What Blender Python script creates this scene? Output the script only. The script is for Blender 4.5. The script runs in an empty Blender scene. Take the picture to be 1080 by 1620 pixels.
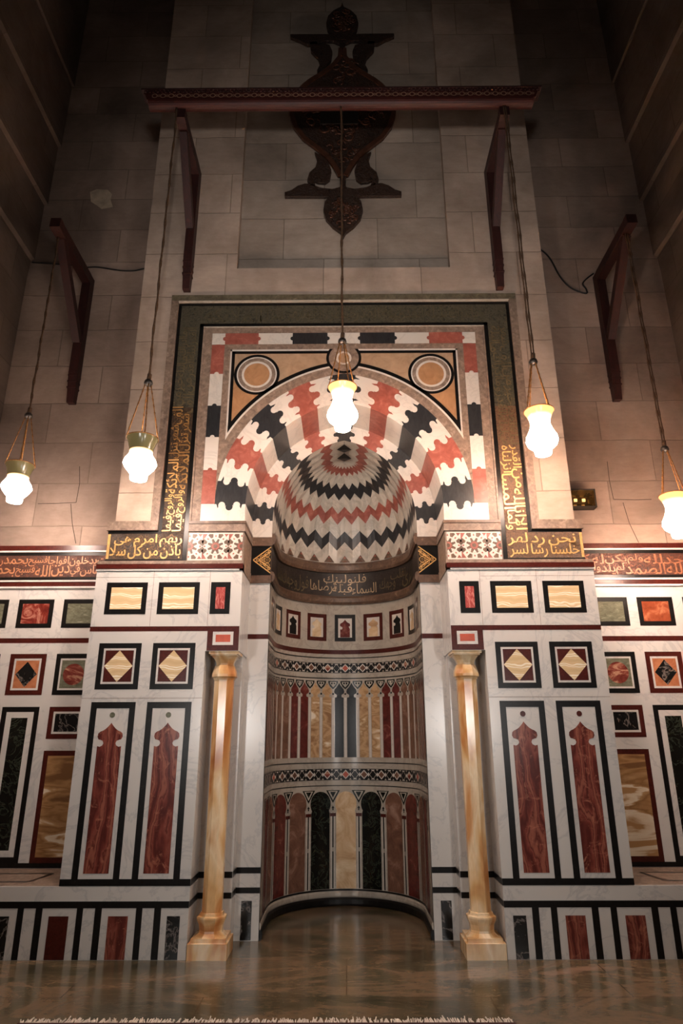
import bpy, bmesh, math, random
from mathutils import Vector, Matrix
random.seed(7)
sc = bpy.context.scene
COL = sc.collection
PI = math.pi
R = math.radians

# ------------------------------------------------------------------ camera
F, P, ROLL, YAW, DIST, EYE = 1045., R(19.0), .003, .0048, 5.5, 1.489
cy, sy, cp, sp = math.cos(YAW), math.sin(YAW), math.cos(P), math.sin(P)
fw = Vector((-sy*cp, cy*cp, sp)); rt = Vector((cy, sy, 0)); up = Vector((sy*sp, -cy*sp, cp))
rr = rt*math.cos(ROLL) - up*math.sin(ROLL); uu = rt*math.sin(ROLL) + up*math.cos(ROLL)
cam = bpy.data.cameras.new('camera'); cam.sensor_fit = 'VERTICAL'; cam.sensor_height = 36
cam.lens = F/1620*36; cam.clip_end = 60
co = bpy.data.objects.new('camera', cam); COL.objects.link(co)
mw = Matrix((rr, uu, -fw)).transposed().to_4x4(); mw.translation = Vector((0, -DIST, EYE))
co.matrix_world = mw
sc.camera = co

# ------------------------------------------------------------------ materials
def srgb(c):
    return tuple(((v/255)/12.92 if v/255 <= .04045 else ((v/255+.055)/1.055)**2.4) for v in c) + (1,)

class NT:
    def __init__(s, name):
        s.m = bpy.data.materials.new(name); s.m.use_nodes = True
        s.t = s.m.node_tree; s.b = s.t.nodes['Principled BSDF']
        s.pos = s.n('ShaderNodeTexCoord').outputs['Object']
    def n(s, typ, **kw):
        x = s.t.nodes.new(typ)
        for k, v in kw.items():
            if k in x.inputs.keys(): x.inputs[k].default_value = v
            else: setattr(x, k, v)
        return x
    def l(s, a, b): s.t.links.new(a, b)
    def mapping(s, scale, rot=(0, 0, 0)):
        m = s.n('ShaderNodeMapping'); m.inputs['Scale'].default_value = scale; m.inputs['Rotation'].default_value = rot
        s.l(s.pos, m.inputs['Vector']); return m.outputs['Vector']
    def noise(s, vec, scale, detail=6, rough=.6, dist=0):
        x = s.n('ShaderNodeTexNoise'); x.inputs['Scale'].default_value = scale; x.inputs['Detail'].default_value = detail
        x.inputs['Roughness'].default_value = rough; x.inputs['Distortion'].default_value = dist
        s.l(vec, x.inputs['Vector']); return x.outputs['Fac']
    def ramp(s, fac, stops):
        r = s.n('ShaderNodeValToRGB'); e = r.color_ramp.elements
        e[0].position, e[0].color = stops[0]; e[1].position, e[1].color = stops[-1]
        for p, c in stops[1:-1]:
            k = e.new(p); k.color = c
        s.l(fac, r.inputs['Fac']); return r.outputs['Color']
    def mix(s, a, b, fac, mode='MIX'):
        x = s.n('ShaderNodeMix', data_type='RGBA', blend_type=mode)
        for sock, v in ((x.inputs[0], fac), (x.inputs[6], a), (x.inputs[7], b)):
            if hasattr(v, 'links'): s.l(v, sock)
            else: sock.default_value = v
        return x.outputs[2]
    def bump(s, fac, strength, dist=.01):
        b = s.n('ShaderNodeBump'); b.inputs['Strength'].default_value = strength; b.inputs['Distance'].default_value = dist
        s.l(fac, b.inputs['Height']); s.l(b.outputs['Normal'], s.b.inputs['Normal'])
    def done(s, col, rough=.4, metal=0, spec=.5):
        if hasattr(col, 'links'): s.l(col, s.b.inputs['Base Color'])
        else: s.b.inputs['Base Color'].default_value = col
        s.b.inputs['Roughness'].default_value = rough; s.b.inputs['Metallic'].default_value = metal
        s.b.inputs['Specular IOR Level'].default_value = spec
        return s.m

def plain(name, c, rough=.4, var=.18, scale=9, metal=0, bump=0):
    t = NT(name); c = srgb(c)
    f = t.noise(t.pos, scale)
    lo = tuple(v*(1-var*1.6) for v in c[:3])+(1,); hi = tuple(min(1, v*(1+var)) for v in c[:3])+(1,)
    if bump: t.bump(t.noise(t.pos, scale*4), bump)
    return t.done(t.ramp(f, [(.3, lo), (.7, hi)]), rough, metal)

def vein(name, c, v, scale=3, width=.03, rough=.22, cloud=.12, aniso=(1, 1, 1), soft=.06):
    t = NT(name); c = srgb(c); v = srgb(v)
    vec = t.mapping(aniso)
    f = t.noise(vec, scale, 9, .62, 1.3)
    a = t.ramp(f, [(.5-width-soft, (0, 0, 0, 1)), (.5, (1, 1, 1, 1)), (.5+width+soft, (0, 0, 0, 1))])
    g = t.noise(vec, scale*.6, 4)
    dk = tuple(x*(1-cloud*2.2) for x in c[:3])+(1,)
    base = t.ramp(g, [(.3, dk), (.7, c)])
    return t.done(t.mix(base, v, a), rough)

def waves(name, stops, scale=4, dist=4, axis='Z', rough=.25, det=3, dscale=1.2, aniso=(1, 1, 1), spots=None):
    t = NT(name); vec = t.mapping(aniso)
    w = t.n('ShaderNodeTexWave', wave_type='BANDS', bands_direction=axis)
    w.inputs['Scale'].default_value = scale; w.inputs['Distortion'].default_value = dist
    w.inputs['Detail'].default_value = det; w.inputs['Detail Scale'].default_value = dscale
    t.l(vec, w.inputs['Vector'])
    c = t.ramp(w.outputs['Fac'], [(p, srgb(k)) for p, k in stops])
    if spots:
        f = t.noise(t.pos, 9, 6, .7, 1.5)
        c = t.mix(c, srgb(spots), t.ramp(f, [(.56, (0, 0, 0, 1)), (.72, (.8, .8, .8, 1))]))
    return t.done(c, rough)

def mottle(name, stops, scale=12, rough=.3, dist=.8, metal=0, bump=0, aniso=(1, 1, 1), rrough=.65, spec=.5):
    t = NT(name)
    f = t.noise(t.mapping(aniso), scale, 8, rrough, dist)
    if bump: t.bump(f, bump, .02)
    return t.done(t.ramp(f, [(p, srgb(k)) for p, k in stops]), rough, metal, spec)

def stone(name, ca, cb, joint, axis='x', bw=1.05, rh=.46, rough=.85, off=(0, 0)):
    t = NT(name)
    sx = t.n('ShaderNodeSeparateXYZ'); t.l(t.pos, sx.inputs[0])
    cx = t.n('ShaderNodeCombineXYZ')
    wob = t.noise(t.pos, 1.7, 3)
    t.l(sx.outputs['X' if axis == 'x' else 'Y'], cx.inputs[0])
    ad = t.n('ShaderNodeMath', operation='MULTIPLY_ADD'); ad.inputs[1].default_value = .035
    t.l(wob, ad.inputs[0]); t.l(sx.outputs['Z'], ad.inputs[2]); t.l(ad.outputs[0], cx.inputs[1])
    mp = t.n('ShaderNodeMapping'); mp.inputs['Location'].default_value = (off[0], off[1], 0); t.l(cx.outputs[0], mp.inputs['Vector'])
    b = t.n('ShaderNodeTexBrick'); t.l(mp.outputs[0], b.inputs['Vector'])
    b.inputs['Color1'].default_value = srgb(ca); b.inputs['Color2'].default_value = srgb(cb); b.inputs['Mortar'].default_value = srgb(joint)
    b.inputs['Scale'].default_value = 1; b.inputs['Mortar Size'].default_value = .006; b.inputs['Mortar Smooth'].default_value = .6
    b.inputs['Brick Width'].default_value = bw; b.inputs['Row Height'].default_value = rh; b.offset = .43
    st = t.ramp(t.noise(t.pos, 1.1, 7, .6, .4), [(.3, (.50, .48, .46, 1)), (.68, (1.06, 1.05, 1.04, 1))])
    fine = t.ramp(t.noise(t.mapping((1, 1, 3)), 7, 8, .7), [(.25, (.84, .83, .82, 1)), (.75, (1.05, 1.05, 1.05, 1))])
    c = t.mix(b.outputs['Color'], st, 1.0, 'MULTIPLY'); c = t.mix(c, fine, 1.0, 'MULTIPLY')
    h = t.n('ShaderNodeMath', operation='MULTIPLY_ADD'); h.inputs[1].default_value = .5
    t.l(t.noise(t.pos, 9, 8, .7), h.inputs[0])
    inv = t.n('ShaderNodeMath', operation='SUBTRACT'); inv.inputs[0].default_value = 1; t.l(b.outputs['Fac'], inv.inputs[1])
    t.l(inv.outputs[0], h.inputs[2]); t.bump(h.outputs[0], .45, .012)
    return t.done(c, rough, 0, .2)

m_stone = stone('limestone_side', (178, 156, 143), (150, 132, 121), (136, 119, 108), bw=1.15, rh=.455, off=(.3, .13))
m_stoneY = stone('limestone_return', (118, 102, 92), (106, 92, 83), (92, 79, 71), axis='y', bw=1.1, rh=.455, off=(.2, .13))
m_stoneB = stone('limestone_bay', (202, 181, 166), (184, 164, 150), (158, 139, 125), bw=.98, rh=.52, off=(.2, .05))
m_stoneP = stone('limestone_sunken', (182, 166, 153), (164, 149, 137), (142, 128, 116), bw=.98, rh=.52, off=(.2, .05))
m_patch = plain('plaster_repair', (190, 172, 150), .9)
m_white = vein('white_veined_marble', (206, 202, 197), (186, 184, 182), 1.7, .003, .24, .03, soft=.022)
m_whitew = vein('white_arch_marble', (204, 195, 185), (188, 180, 171), 3, .004, .5, .04, soft=.03)
m_grey = vein('grey_niche_marble', (178, 168, 155), (156, 147, 136), 4, .008, .2, .07, soft=.04)
m_black = mottle('black_marble', [(.3, (10, 9, 9)), (.62, (22, 20, 19)), (.8, (46, 43, 40))], 26, .32, spec=.25)
m_black2 = vein('black_white_veined_marble', (20, 21, 22), (120, 112, 108), 5, .004, .22, .2, soft=.02)
m_bluebl = mottle('blue_black_marble', [(.3, (9, 10, 12)), (.75, (26, 28, 32))], 14, .3, aniso=(3, 3, 1), spec=.22)
m_green = vein('dark_green_marble', (15, 18, 15), (48, 54, 44), 7, .005, .2, .3, soft=.03)
m_dred = mottle('dark_red_porphyry', [(.3, (54, 17, 12)), (.7, (82, 31, 24))], 40, .28, spec=.3)
m_red = mottle('red_brecciated_marble', [(.3, (86, 27, 22)), (.5, (120, 46, 37)), (.6, (176, 116, 98)), (.66, (104, 34, 27))], 6, .18, 1.6)
m_redonyx = waves('red_onyx', [(0, (84, 38, 33)), (.35, (116, 56, 47)), (.62, (132, 72, 60)), (.8, (92, 42, 36)), (1, (146, 86, 70))], 3.2, 12, 'X', .2, 5, 1.6, (1, 1, .3), (186, 120, 96))
m_pinkonyx = mottle('pink_onyx', [(.3, (134, 50, 50)), (.5, (166, 78, 74)), (.62, (196, 128, 118)), (.72, (150, 62, 60))], 16, .22, 1.8, aniso=(2, 1, .6))
m_cream = waves('cream_onyx', [(0, (208, 180, 138)), (.45, (218, 192, 150)), (.74, (212, 184, 140)), (.86, (242, 234, 216)), (.93, (238, 228, 206)), (1, (216, 190, 148))], 2.5, 3.6, 'Z', .16, 2, 2.2, (1, 1, 1.5))
m_honey = mottle('honey_onyx', [(.36, (124, 90, 58)), (.44, (176, 136, 92)), (.49, (146, 108, 70)), (.535, (190, 152, 108)), (.56, (232, 220, 198)), (.60, (224, 206, 178)), (.63, (176, 136, 92))], 1.15, .16, .5, aniso=(1.2, 1.2, 5.5), rrough=.48)
def alab():
    t = NT('orange_alabaster')
    f = t.noise(t.mapping((2.4, 2.4, .8)), 1.5, 3, .5, 1.2)
    c = t.ramp(f, [(.28, srgb((160, 92, 48))), (.4, srgb((194, 136, 82))), (.5, srgb((218, 178, 126))), (.6, srgb((234, 212, 176))), (.74, srgb((202, 148, 98)))])
    g = t.noise(t.mapping((6, 6, 1.2)), 6, 8, .7, .6)
    c = t.mix(c, t.ramp(g, [(.3, (.88, .85, .82, 1)), (.65, (1.03, 1.02, 1.01, 1))]), 1.0, 'MULTIPLY')
    return t.done(c, .2)
m_alab = alab()
m_orange = mottle('orange_marble', [(.3, (158, 94, 62)), (.7, (188, 124, 88))], 14, .22)
m_vermil = plain('vermilion_marble', (178, 78, 54), .3)
m_gg = mottle('grey_green_marble', [(.3, (84, 86, 70)), (.6, (116, 116, 98)), (.75, (150, 150, 132))], 18, .18, aniso=(1, 1, 2.5))
m_rose = mottle('rose_disc_marble', [(.34, (92, 36, 32)), (.5, (128, 64, 54)), (.62, (190, 146, 120)), (.7, (120, 56, 48))], 4, .16, 2.2, aniso=(.6, 1, 2))
m_vred = mottle('red_arch_marble', [(.28, (122, 62, 52)), (.55, (148, 82, 70)), (.75, (170, 112, 98))], 12, .42)
m_vblk = mottle('black_arch_marble', [(.3, (24, 24, 26)), (.7, (46, 46, 48)), (.82, (84, 84, 84))], 11, .38, aniso=(4, 4, 1))
m_mould = mottle('brown_grey_moulding_marble', [(.3, (96, 78, 66)), (.55, (130, 110, 96)), (.72, (158, 138, 122))], 22, .55)
m_mouldg = mottle('olive_moulding_marble', [(.3, (74, 66, 52)), (.6, (108, 98, 80)), (.76, (150, 138, 116))], 22, .3)
m_brown = mottle('dark_cornice_marble', [(.3, (66, 48, 38)), (.6, (100, 76, 60)), (.76, (150, 124, 102))], 16, .45)
m_tan = mottle('tan_sandstone', [(.3, (146, 118, 92)), (.7, (174, 144, 116))], 10, .6)
m_tan2 = mottle('orange_sandstone', [(.3, (146, 104, 68)), (.7, (174, 130, 92))], 10, .6)
m_bandbg = mottle('carved_dark_ground', [(.36, (20, 14, 10)), (.5, (66, 46, 28)), (.62, (30, 21, 14)), (.74, (104, 74, 44))], 34, .5, 1.2, bump=.6)
m_bandrd = mottle('carved_russet_ground', [(.34, (34, 15, 10)), (.5, (84, 42, 26)), (.62, (50, 24, 15)), (.74, (110, 62, 40))], 34, .45, 1.2, bump=.6)
m_bandbr = mottle('carved_brown_ground', [(.34, (44, 30, 22)), (.5, (104, 74, 52)), (.62, (62, 44, 31)), (.74, (138, 104, 74))], 34, .5, 1.2, bump=.6)
m_bandnc = mottle('niche_dark_ground', [(.35, (26, 20, 17)), (.7, (48, 38, 32))], 30, .4, bump=.3)
m_bandtop = mottle('weathered_carved_ground', [(.34, (34, 31, 23)), (.52, (76, 70, 54)), (.64, (44, 40, 31)), (.76, (112, 102, 80))], 26, .55, 1.4, bump=.8)
m_gold = plain('gilt_lettering', (214, 168, 104), .4, .2, 30, .15)
m_golddull = plain('dull_lettering', (98, 86, 62), .5, .3, 20, .2)
m_goldfaint = plain('faint_carving', (78, 70, 52), .55, .3, 20)
m_golddim = plain('dull_scrollwork', (110, 80, 48), .5, .3, 20, .1)
m_goldmid = plain('mid_gold_lettering', (164, 124, 72), .45, .3, 20, .25)
m_goldnc = plain('pale_lettering', (176, 150, 118), .45, .3, 14)
m_goldcu = plain('coppery_lettering', (190, 130, 94), .4, .2, 30, .15)
m_goldcud = plain('dull_copper_scrollwork', (112, 64, 42), .5, .3, 20, .1)
m_goldcum = plain('worn_copper_lettering', (160, 104, 74), .45, .3, 30, .1)
m_wood = mottle('dark_red_painted_wood', [(.3, (32, 11, 9)), (.6, (54, 19, 15)), (.75, (74, 30, 24))], 8, .6, aniso=(4, 4, 1), bump=.15)
m_woodbm = mottle('red_brown_beam_wood', [(.3, (48, 16, 12)), (.65, (74, 27, 20))], 9, .55, aniso=(1, 4, 4), bump=.1)
m_woodlt = plain('painted_pale_pattern', (150, 112, 92), .5)
m_bronze = mottle('carved_dark_bronze', [(.36, (20, 14, 11)), (.5, (58, 38, 27)), (.62, (32, 20, 15)), (.76, (104, 70, 50))], 22, .42, 1.8, bump=1.0)
m_bronzer = plain('bronze_rim', (84, 52, 38), .35, .25, 12, .3)
m_rope = plain('brown_rope', (84, 58, 36), .9, .3, 60, 0, .5)
m_chain = plain('brass_chain', (150, 104, 58), .4, .3, 60, .6)
m_dark = plain('dark_metal', (34, 28, 24), .5)
m_crack = plain('stone_crack', (72, 58, 50), .9)
m_cable = plain('black_cable', (18, 15, 14), .6)
m_reflect = plain('brass_reflector', (120, 92, 52), .25, .3, 8, .7)
m_rug = mottle('dark_red_rug', [(.3, (34, 12, 12)), (.7, (60, 22, 20))], 20, .95)
m_fringe = plain('pale_fringe', (214, 204, 192), .95)

def emis(name, c, s):
    t = NT(name); t.b.inputs['Emission Color'].default_value = srgb(c); t.b.inputs['Emission Strength'].default_value = s
    return t.done(srgb(c), .5)
m_led = emis('warm_led', (255, 206, 130), 1.4)

def lampglass(name, neck, z0, z1, smax, smin, trans=.35):
    t = NT(name)
    sx = t.n('ShaderNodeSeparateXYZ'); t.l(t.pos, sx.inputs[0])
    mr = t.n('ShaderNodeMapRange'); t.l(sx.outputs['Z'], mr.inputs['Value'])
    mr.inputs['From Min'].default_value = 0; mr.inputs['From Max'].default_value = .4
    rp = t.ramp(mr.outputs[0], [(.0, (1, 1, 1, 1)), (.30, (1, 1, 1, 1)), (.40, (.10, .10, .10, 1)), (z0/.4, (.06, .06, .06, 1)), (z1/.4, (smin/smax,)*3+(1,))])
    ml = t.n('ShaderNodeMath', operation='MULTIPLY'); ml.inputs[1].default_value = smax; t.l(rp, ml.inputs[0])
    col = t.n('ShaderNodeMapRange'); t.l(sx.outputs['Z'], col.inputs['Value'])
    col.inputs['From Min'].default_value = z0; col.inputs['From Max'].default_value = z1
    c = t.ramp(col.outputs[0], [(0, (1, .78, .65, 1)), (1, (1, .56, .24, 1))])
    t.l(c, t.b.inputs['Emission Color']); t.l(ml.outputs[0], t.b.inputs['Emission Strength'])
    t.b.inputs['Transmission Weight'].default_value = trans
    return t.done(srgb(neck), .2)
LAMP = 170.
m_glassA = lampglass('olive_lamp_glass', (112, 106, 72), .205, .245, LAMP, .01, 0)
m_glassB = lampglass('amber_lamp_glass', (238, 190, 120), .25, .34, LAMP, .9)

def floor_mat():
    t = NT('polished_olive_marble')
    f = t.noise(t.mapping((1, 2.0, 1), (0, 0, .25)), .95, 8, .56, .9)
    c = t.ramp(f, [(.3, srgb((48, 46, 35))), (.43, srgb((80, 74, 56))), (.52, srgb((116, 96, 75))), (.6, srgb((80, 75, 56))), (.72, srgb((142, 114, 94)))])
    g = t.noise(t.mapping((.7, 2.2, 1), (0, 0, .3)), 2.4, 9, .7, 2)
    v = t.ramp(g, [(.495, (0, 0, 0, 1)), (.505, (.7, .7, .7, 1)), (.52, (0, 0, 0, 1))])
    c = t.mix(c, srgb((132, 106, 82)), v)
    b = t.n('ShaderNodeTexBrick'); b.inputs['Scale'].default_value = 1; b.inputs['Mortar Size'].default_value = .004
    b.inputs['Brick Width'].default_value = 1.75; b.inputs['Row Height'].default_value = .72; b.offset = .5
    b.inputs['Color1'].default_value = (1, 1, 1, 1); b.inputs['Color2'].default_value = (.8, .8, .76, 1); b.inputs['Mortar'].default_value = (.35, .3, .26, 1)
    t.l(t.pos, b.inputs['Vector'])
    return t.done(t.mix(c, b.outputs['Color'], 1.0, 'MULTIPLY'), .2)
m_floor = floor_mat()

# ------------------------------------------------------------------ mesh builder
NR, NYC, NSTR = .685, .945, .47           # niche radius, centre of its curve, straight sides
def nichemap(u, z, d=0):
    q = NR*PI/2; r = NR-d
    if abs(u) <= q:
        a = u/NR; return (r*math.sin(a), NYC+r*math.cos(a), z)
    return (math.copysign(r, u), NYC-(abs(u)-q), z)

def area2(p): return sum(p[i][0]*p[(i+1) % len(p)][1]-p[(i+1) % len(p)][0]*p[i][1] for i in range(len(p)))
def ccw(p): return list(p) if area2(p) > 0 else list(p)[::-1]
def rect(x0, x1, z0, z1):
    x0, x1 = min(x0, x1), max(x0, x1); z0, z1 = min(z0, z1), max(z0, z1)
    return [(x0, z0), (x1, z0), (x1, z1), (x0, z1)]
def clip(p, x0, x1, z0, z1):
    for ax, lim, sg in ((0, x0, 1), (0, x1, -1), (1, z0, 1), (1, z1, -1)):
        o = []
        for i in range(len(p)):
            a, b = p[i], p[(i+1) % len(p)]
            da, db = sg*(a[ax]-lim), sg*(b[ax]-lim)
            if da >= 0: o.append(a)
            if da*db < 0:
                k = da/(da-db); o.append((a[0]+k*(b[0]-a[0]), a[1]+k*(b[1]-a[1])))
        p = o
        if not p: return []
    return p
def circ(cx, cz, r, n=40, a0=0): return [(cx+r*math.cos(a0+2*PI*i/n), cz+r*math.sin(a0+2*PI*i/n)) for i in range(n)]

class MB:
    def __init__(s): s.v = []; s.f = []; s.m = []; s.mats = []; s.sm = []
    def mi(s, mat):
        if mat not in s.mats: s.mats.append(mat)
        return s.mats.index(mat)
    def raw(s, vs, fs, mat, smooth=False):
        o = len(s.v); s.v += [tuple(v) for v in vs]; k = s.mi(mat)
        for f in fs: s.f.append([o+i for i in f]); s.m.append(k); s.sm.append(smooth)
        return s
    def poly(s, p, mat, y=0, d=.002):
        p = ccw(p); return s.raw([(a, y-d, b) for a, b in p], [range(len(p))], mat)
    def rect(s, x0, x1, z0, z1, mat, y=0, d=.002): return s.poly(rect(x0, x1, z0, z1), mat, y, d)
    def ring(s, x0, x1, z0, z1, w, mat, y=0, d=.002):
        x0, x1 = min(x0, x1), max(x0, x1)
        a = rect(x0, x1, z0, z1); b = rect(x0+w, x1-w, z0+w, z1-w)
        vs = [(p, y-d, q) for p, q in a+b]
        return s.raw(vs, [(i, (i+1) % 4, 4+(i+1) % 4, 4+i) for i in range(4)], mat)
    def annulus(s, cx, cz, r0, r1, mat, y=0, d=.002, n=48):
        a, b = circ(cx, cz, r1, n), circ(cx, cz, r0, n)
        return s.raw([(p, y-d, q) for p, q in a+b], [(i, (i+1) % n, n+(i+1) % n, n+i) for i in range(n)], mat)
    def box(s, x0, x1, y0, y1, z0, z1, mat):
        x0, x1 = min(x0, x1), max(x0, x1)
        return s.prism(rect(x0, x1, z0, z1), y0, y1, mat)
    def prism(s, p, y0, y1, mat):
        p = ccw(p); n = len(p)
        vs = [(a, y0, b) for a, b in p]+[(a, y1, b) for a, b in p]
        fs = [list(range(n)), list(range(2*n-1, n-1, -1))]+[(i, n+i, n+(i+1) % n, (i+1) % n) for i in range(n)]
        return s.raw(vs, fs, mat)
    def hexa(s, c, mat):                     # 8 corners: bottom 4, top 4
        return s.raw(c, [(3, 2, 1, 0), (4, 5, 6, 7)]+[(i, (i+1) % 4, 4+(i+1) % 4, 4+i) for i in range(4)], mat)
    def bar(s, a, b, w, h, mat, side=(1, 0, 0), w2=None, h2=None):
        a, b = Vector(a), Vector(b); t = (b-a).normalized(); x = Vector(side); x = (x-t*x.dot(t)).normalized(); n = t.cross(x)
        c = []
        for q, ww, hh in ((a, w, h), (b, w2 or w, h2 or h)):
            c += [q-x*ww/2-n*hh/2, q+x*ww/2-n*hh/2, q+x*ww/2+n*hh/2, q-x*ww/2+n*hh/2]
        return s.hexa(c, mat)
    def tube(s, pts, r, mat, n=8, twist=0):
        pts = [Vector(p) for p in pts]; vs = []; fs = []
        for i, p in enumerate(pts):
            t = (pts[min(i+1, len(pts)-1)]-pts[max(i-1, 0)]).normalized()
            x = t.cross(Vector((.3, 1, .2))).normalized(); z = t.cross(x)
            for k in range(n):
                a = 2*PI*k/n+twist*i; rr_ = r*(1+.25*math.cos(2*(a-twist*i))) if twist else r
                vs.append(p+x*rr_*math.cos(a)+z*rr_*math.sin(a))
        for i in range(len(pts)-1):
            for k in range(n): fs.append((i*n+k, i*n+(k+1) % n, (i+1)*n+(k+1) % n, (i+1)*n+k))
        fs += [list(range(n-1, -1, -1)), [(len(pts)-1)*n+k for k in range(n)]]
        return s.raw(vs, fs, mat, True)
    def lathe(s, prof, mat, n=8, c=(0, 0, 0), a0=None, smooth=False, caps=True):
        a0 = PI/n if a0 is None else a0; vs = []; fs = []
        for r, z in prof:
            for k in range(n): vs.append((c[0]+r*math.cos(a0+2*PI*k/n), c[1]+r*math.sin(a0+2*PI*k/n), c[2]+z))
        for i in range(len(prof)-1):
            for k in range(n): fs.append((i*n+k, i*n+(k+1) % n, (i+1)*n+(k+1) % n, (i+1)*n+k))
        if caps: fs += [list(range(n-1, -1, -1)), [(len(prof)-1)*n+k for k in range(n)]]
        return s.raw(vs, fs, mat, smooth)
    def wrap(s, p, mat, d=.002, fn=nichemap, step=.06):
        bm = bmesh.new(); p = ccw(p)
        f = bm.faces.new([bm.verts.new((a, b, 0)) for a, b in p])
        if len(p) > 4: bmesh.ops.triangulate(bm, faces=bm.faces[:])
        lo, hi = min(a for a, b in p), max(a for a, b in p)
        k = math.floor(lo/step)+1
        while k*step < hi-1e-5:
            bmesh.ops.bisect_plane(bm, geom=bm.verts[:]+bm.edges[:]+bm.faces[:], plane_co=(k*step, 0, 0), plane_no=(1, 0, 0)); k += 1
        bm.verts.index_update(); bm.normal_update()
        vs = [fn(v.co.x, v.co.y, d) for v in bm.verts]
        fs = [[v.index for v in (f.verts if f.normal.z > 0 else reversed(f.verts))] for f in bm.faces]
        bm.free(); return s.raw(vs, fs, mat, True)
    def wrect(s, u0, u1, z0, z1, mat, d=.002): return s.wrap(rect(u0, u1, z0, z1), mat, d)
    def wbox(s, z0, z1, d0, mat, u=None):     # moulding running round the niche, projecting d0
        u = u or NR*PI/2+NSTR; n = 56; vs = []; fs = []
        for i in range(n+1):
            t = -u+2*u*i/n
            h = (z1-z0)
            for z, d in ((z0, 0), (z0, d0*.6), (z0+h*.25, d0), (z0+h*.75, d0), (z1, d0*.6), (z1, 0)): vs.append(nichemap(t, z, d))
        for i in range(n):
            for k in range(5): fs.append((i*6+k, i*6+6+k, i*6+7+k, i*6+k+1))
        fs += [list(range(6)), [n*6+k for k in range(5, -1, -1)]]
        return s.raw(vs, fs, mat)
    def build(s, name, parent=None, label=None, local=False):
        me = bpy.data.meshes.new(name); me.from_pydata(s.v, [], s.f); me.update()
        for m in s.mats: me.materials.append(m)
        me.polygons.foreach_set('material_index', s.m); me.polygons.foreach_set('use_smooth', s.sm)
        o = bpy.data.objects.new(name, me); COL.objects.link(o)
        if parent is not None:
            o.parent = parent
            if not local:
                q = parent; off = Vector((0, 0, 0))
                while q is not None:
                    off += q.location + q.matrix_parent_inverse.translation; q = q.parent
                o.matrix_parent_inverse = Matrix.Translation(-off)
        if label: o['label'] = label
        return o

def tag(o, label=None, cat=None, group=None, kind=None):
    if label: o['label'] = label
    if cat: o['category'] = cat
    if group: o['group'] = group
    if kind: o['kind'] = kind
    return o
def thing(name, loc, label, cat, group=None, kind=None):
    o = bpy.data.objects.new(name, None); o.empty_display_size = .1; o.location = loc; COL.objects.link(o)
    return tag(o, label, cat, group, kind)

# ------------------------------------------------------------------ Arabic lettering
TAB = {}
for ch, base, n in (('ا', 0xFE8D, 2), ('ب', 0xFE8F, 4), ('ة', 0xFE93, 2), ('ت', 0xFE95, 4), ('ث', 0xFE99, 4), ('ج', 0xFE9D, 4), ('ح', 0xFEA1, 4),
                    ('خ', 0xFEA5, 4), ('د', 0xFEA9, 2), ('ذ', 0xFEAB, 2), ('ر', 0xFEAD, 2), ('ز', 0xFEAF, 2), ('س', 0xFEB1, 4), ('ش', 0xFEB5, 4),
                    ('ص', 0xFEB9, 4), ('ض', 0xFEBD, 4), ('ط', 0xFEC1, 4), ('ظ', 0xFEC5, 4), ('ع', 0xFEC9, 4), ('غ', 0xFECD, 4), ('ف', 0xFED1, 4),
                    ('ق', 0xFED5, 4), ('ك', 0xFED9, 4), ('ل', 0xFEDD, 4), ('م', 0xFEE1, 4), ('ن', 0xFEE5, 4), ('ه', 0xFEE9, 4), ('و', 0xFEED, 2),
                    ('ى', 0xFEEF, 2), ('ي', 0xFEF1, 4), ('ئ', 0xFE89, 4), ('ﻻ', 0xFEFB, 2)):
    TAB[ch] = (base, n)
def shape(txt):
    txt = txt.replace('لا', 'ﻻ'); out = []
    for i, ch in enumerate(txt):
        if ch not in TAB: out.append(ch); continue
        b, n = TAB[ch]
        pj = i > 0 and txt[i-1] in TAB and TAB[txt[i-1]][1] == 4
        nj = n == 4 and i+1 < len(txt) and txt[i+1] in TAB
        out.append(chr(b+(3 if pj and nj else 2 if nj else 1 if pj else 0)))
    return ''.join(reversed(out))
_tc = {}; _sz = {}
def glyphs(txt, bold):
    if (txt, bold) in _tc: return _tc[(txt, bold)]
    c = bpy.data.curves.new('t', 'FONT'); c.body = shape(txt); c.resolution_u = 2; c.offset = bold; c.space_word = .45
    o = bpy.data.objects.new('t', c); COL.objects.link(o)
    me = bpy.data.meshes.new_from_object(o.evaluated_get(bpy.context.evaluated_depsgraph_get()))
    vs = [(v.co.x, v.co.y) for v in me.vertices]; fs = [list(p.vertices) for p in me.polygons]
    bpy.data.objects.remove(o); bpy.data.curves.remove(c); bpy.data.meshes.remove(me)
    x0, x1 = min(v[0] for v in vs), max(v[0] for v in vs); y0, y1 = min(v[1] for v in vs), max(v[1] for v in vs)
    vs = [((a-x0)/(x1-x0), (b-y0)/(y1-y0)) for a, b in vs]
    _tc[(txt, bold)] = (vs, fs); _sz[txt] = (x1-x0, y1-y0); return vs, fs
def letter(mb, txt, W, H, fn, mat, bold=.012):
    vs, fs = glyphs(txt, bold)
    pts = [fn(a*W, b*H) for a, b in vs]
    # keep every face turned to the viewer side
    mb.raw(pts, fs, mat)

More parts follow.
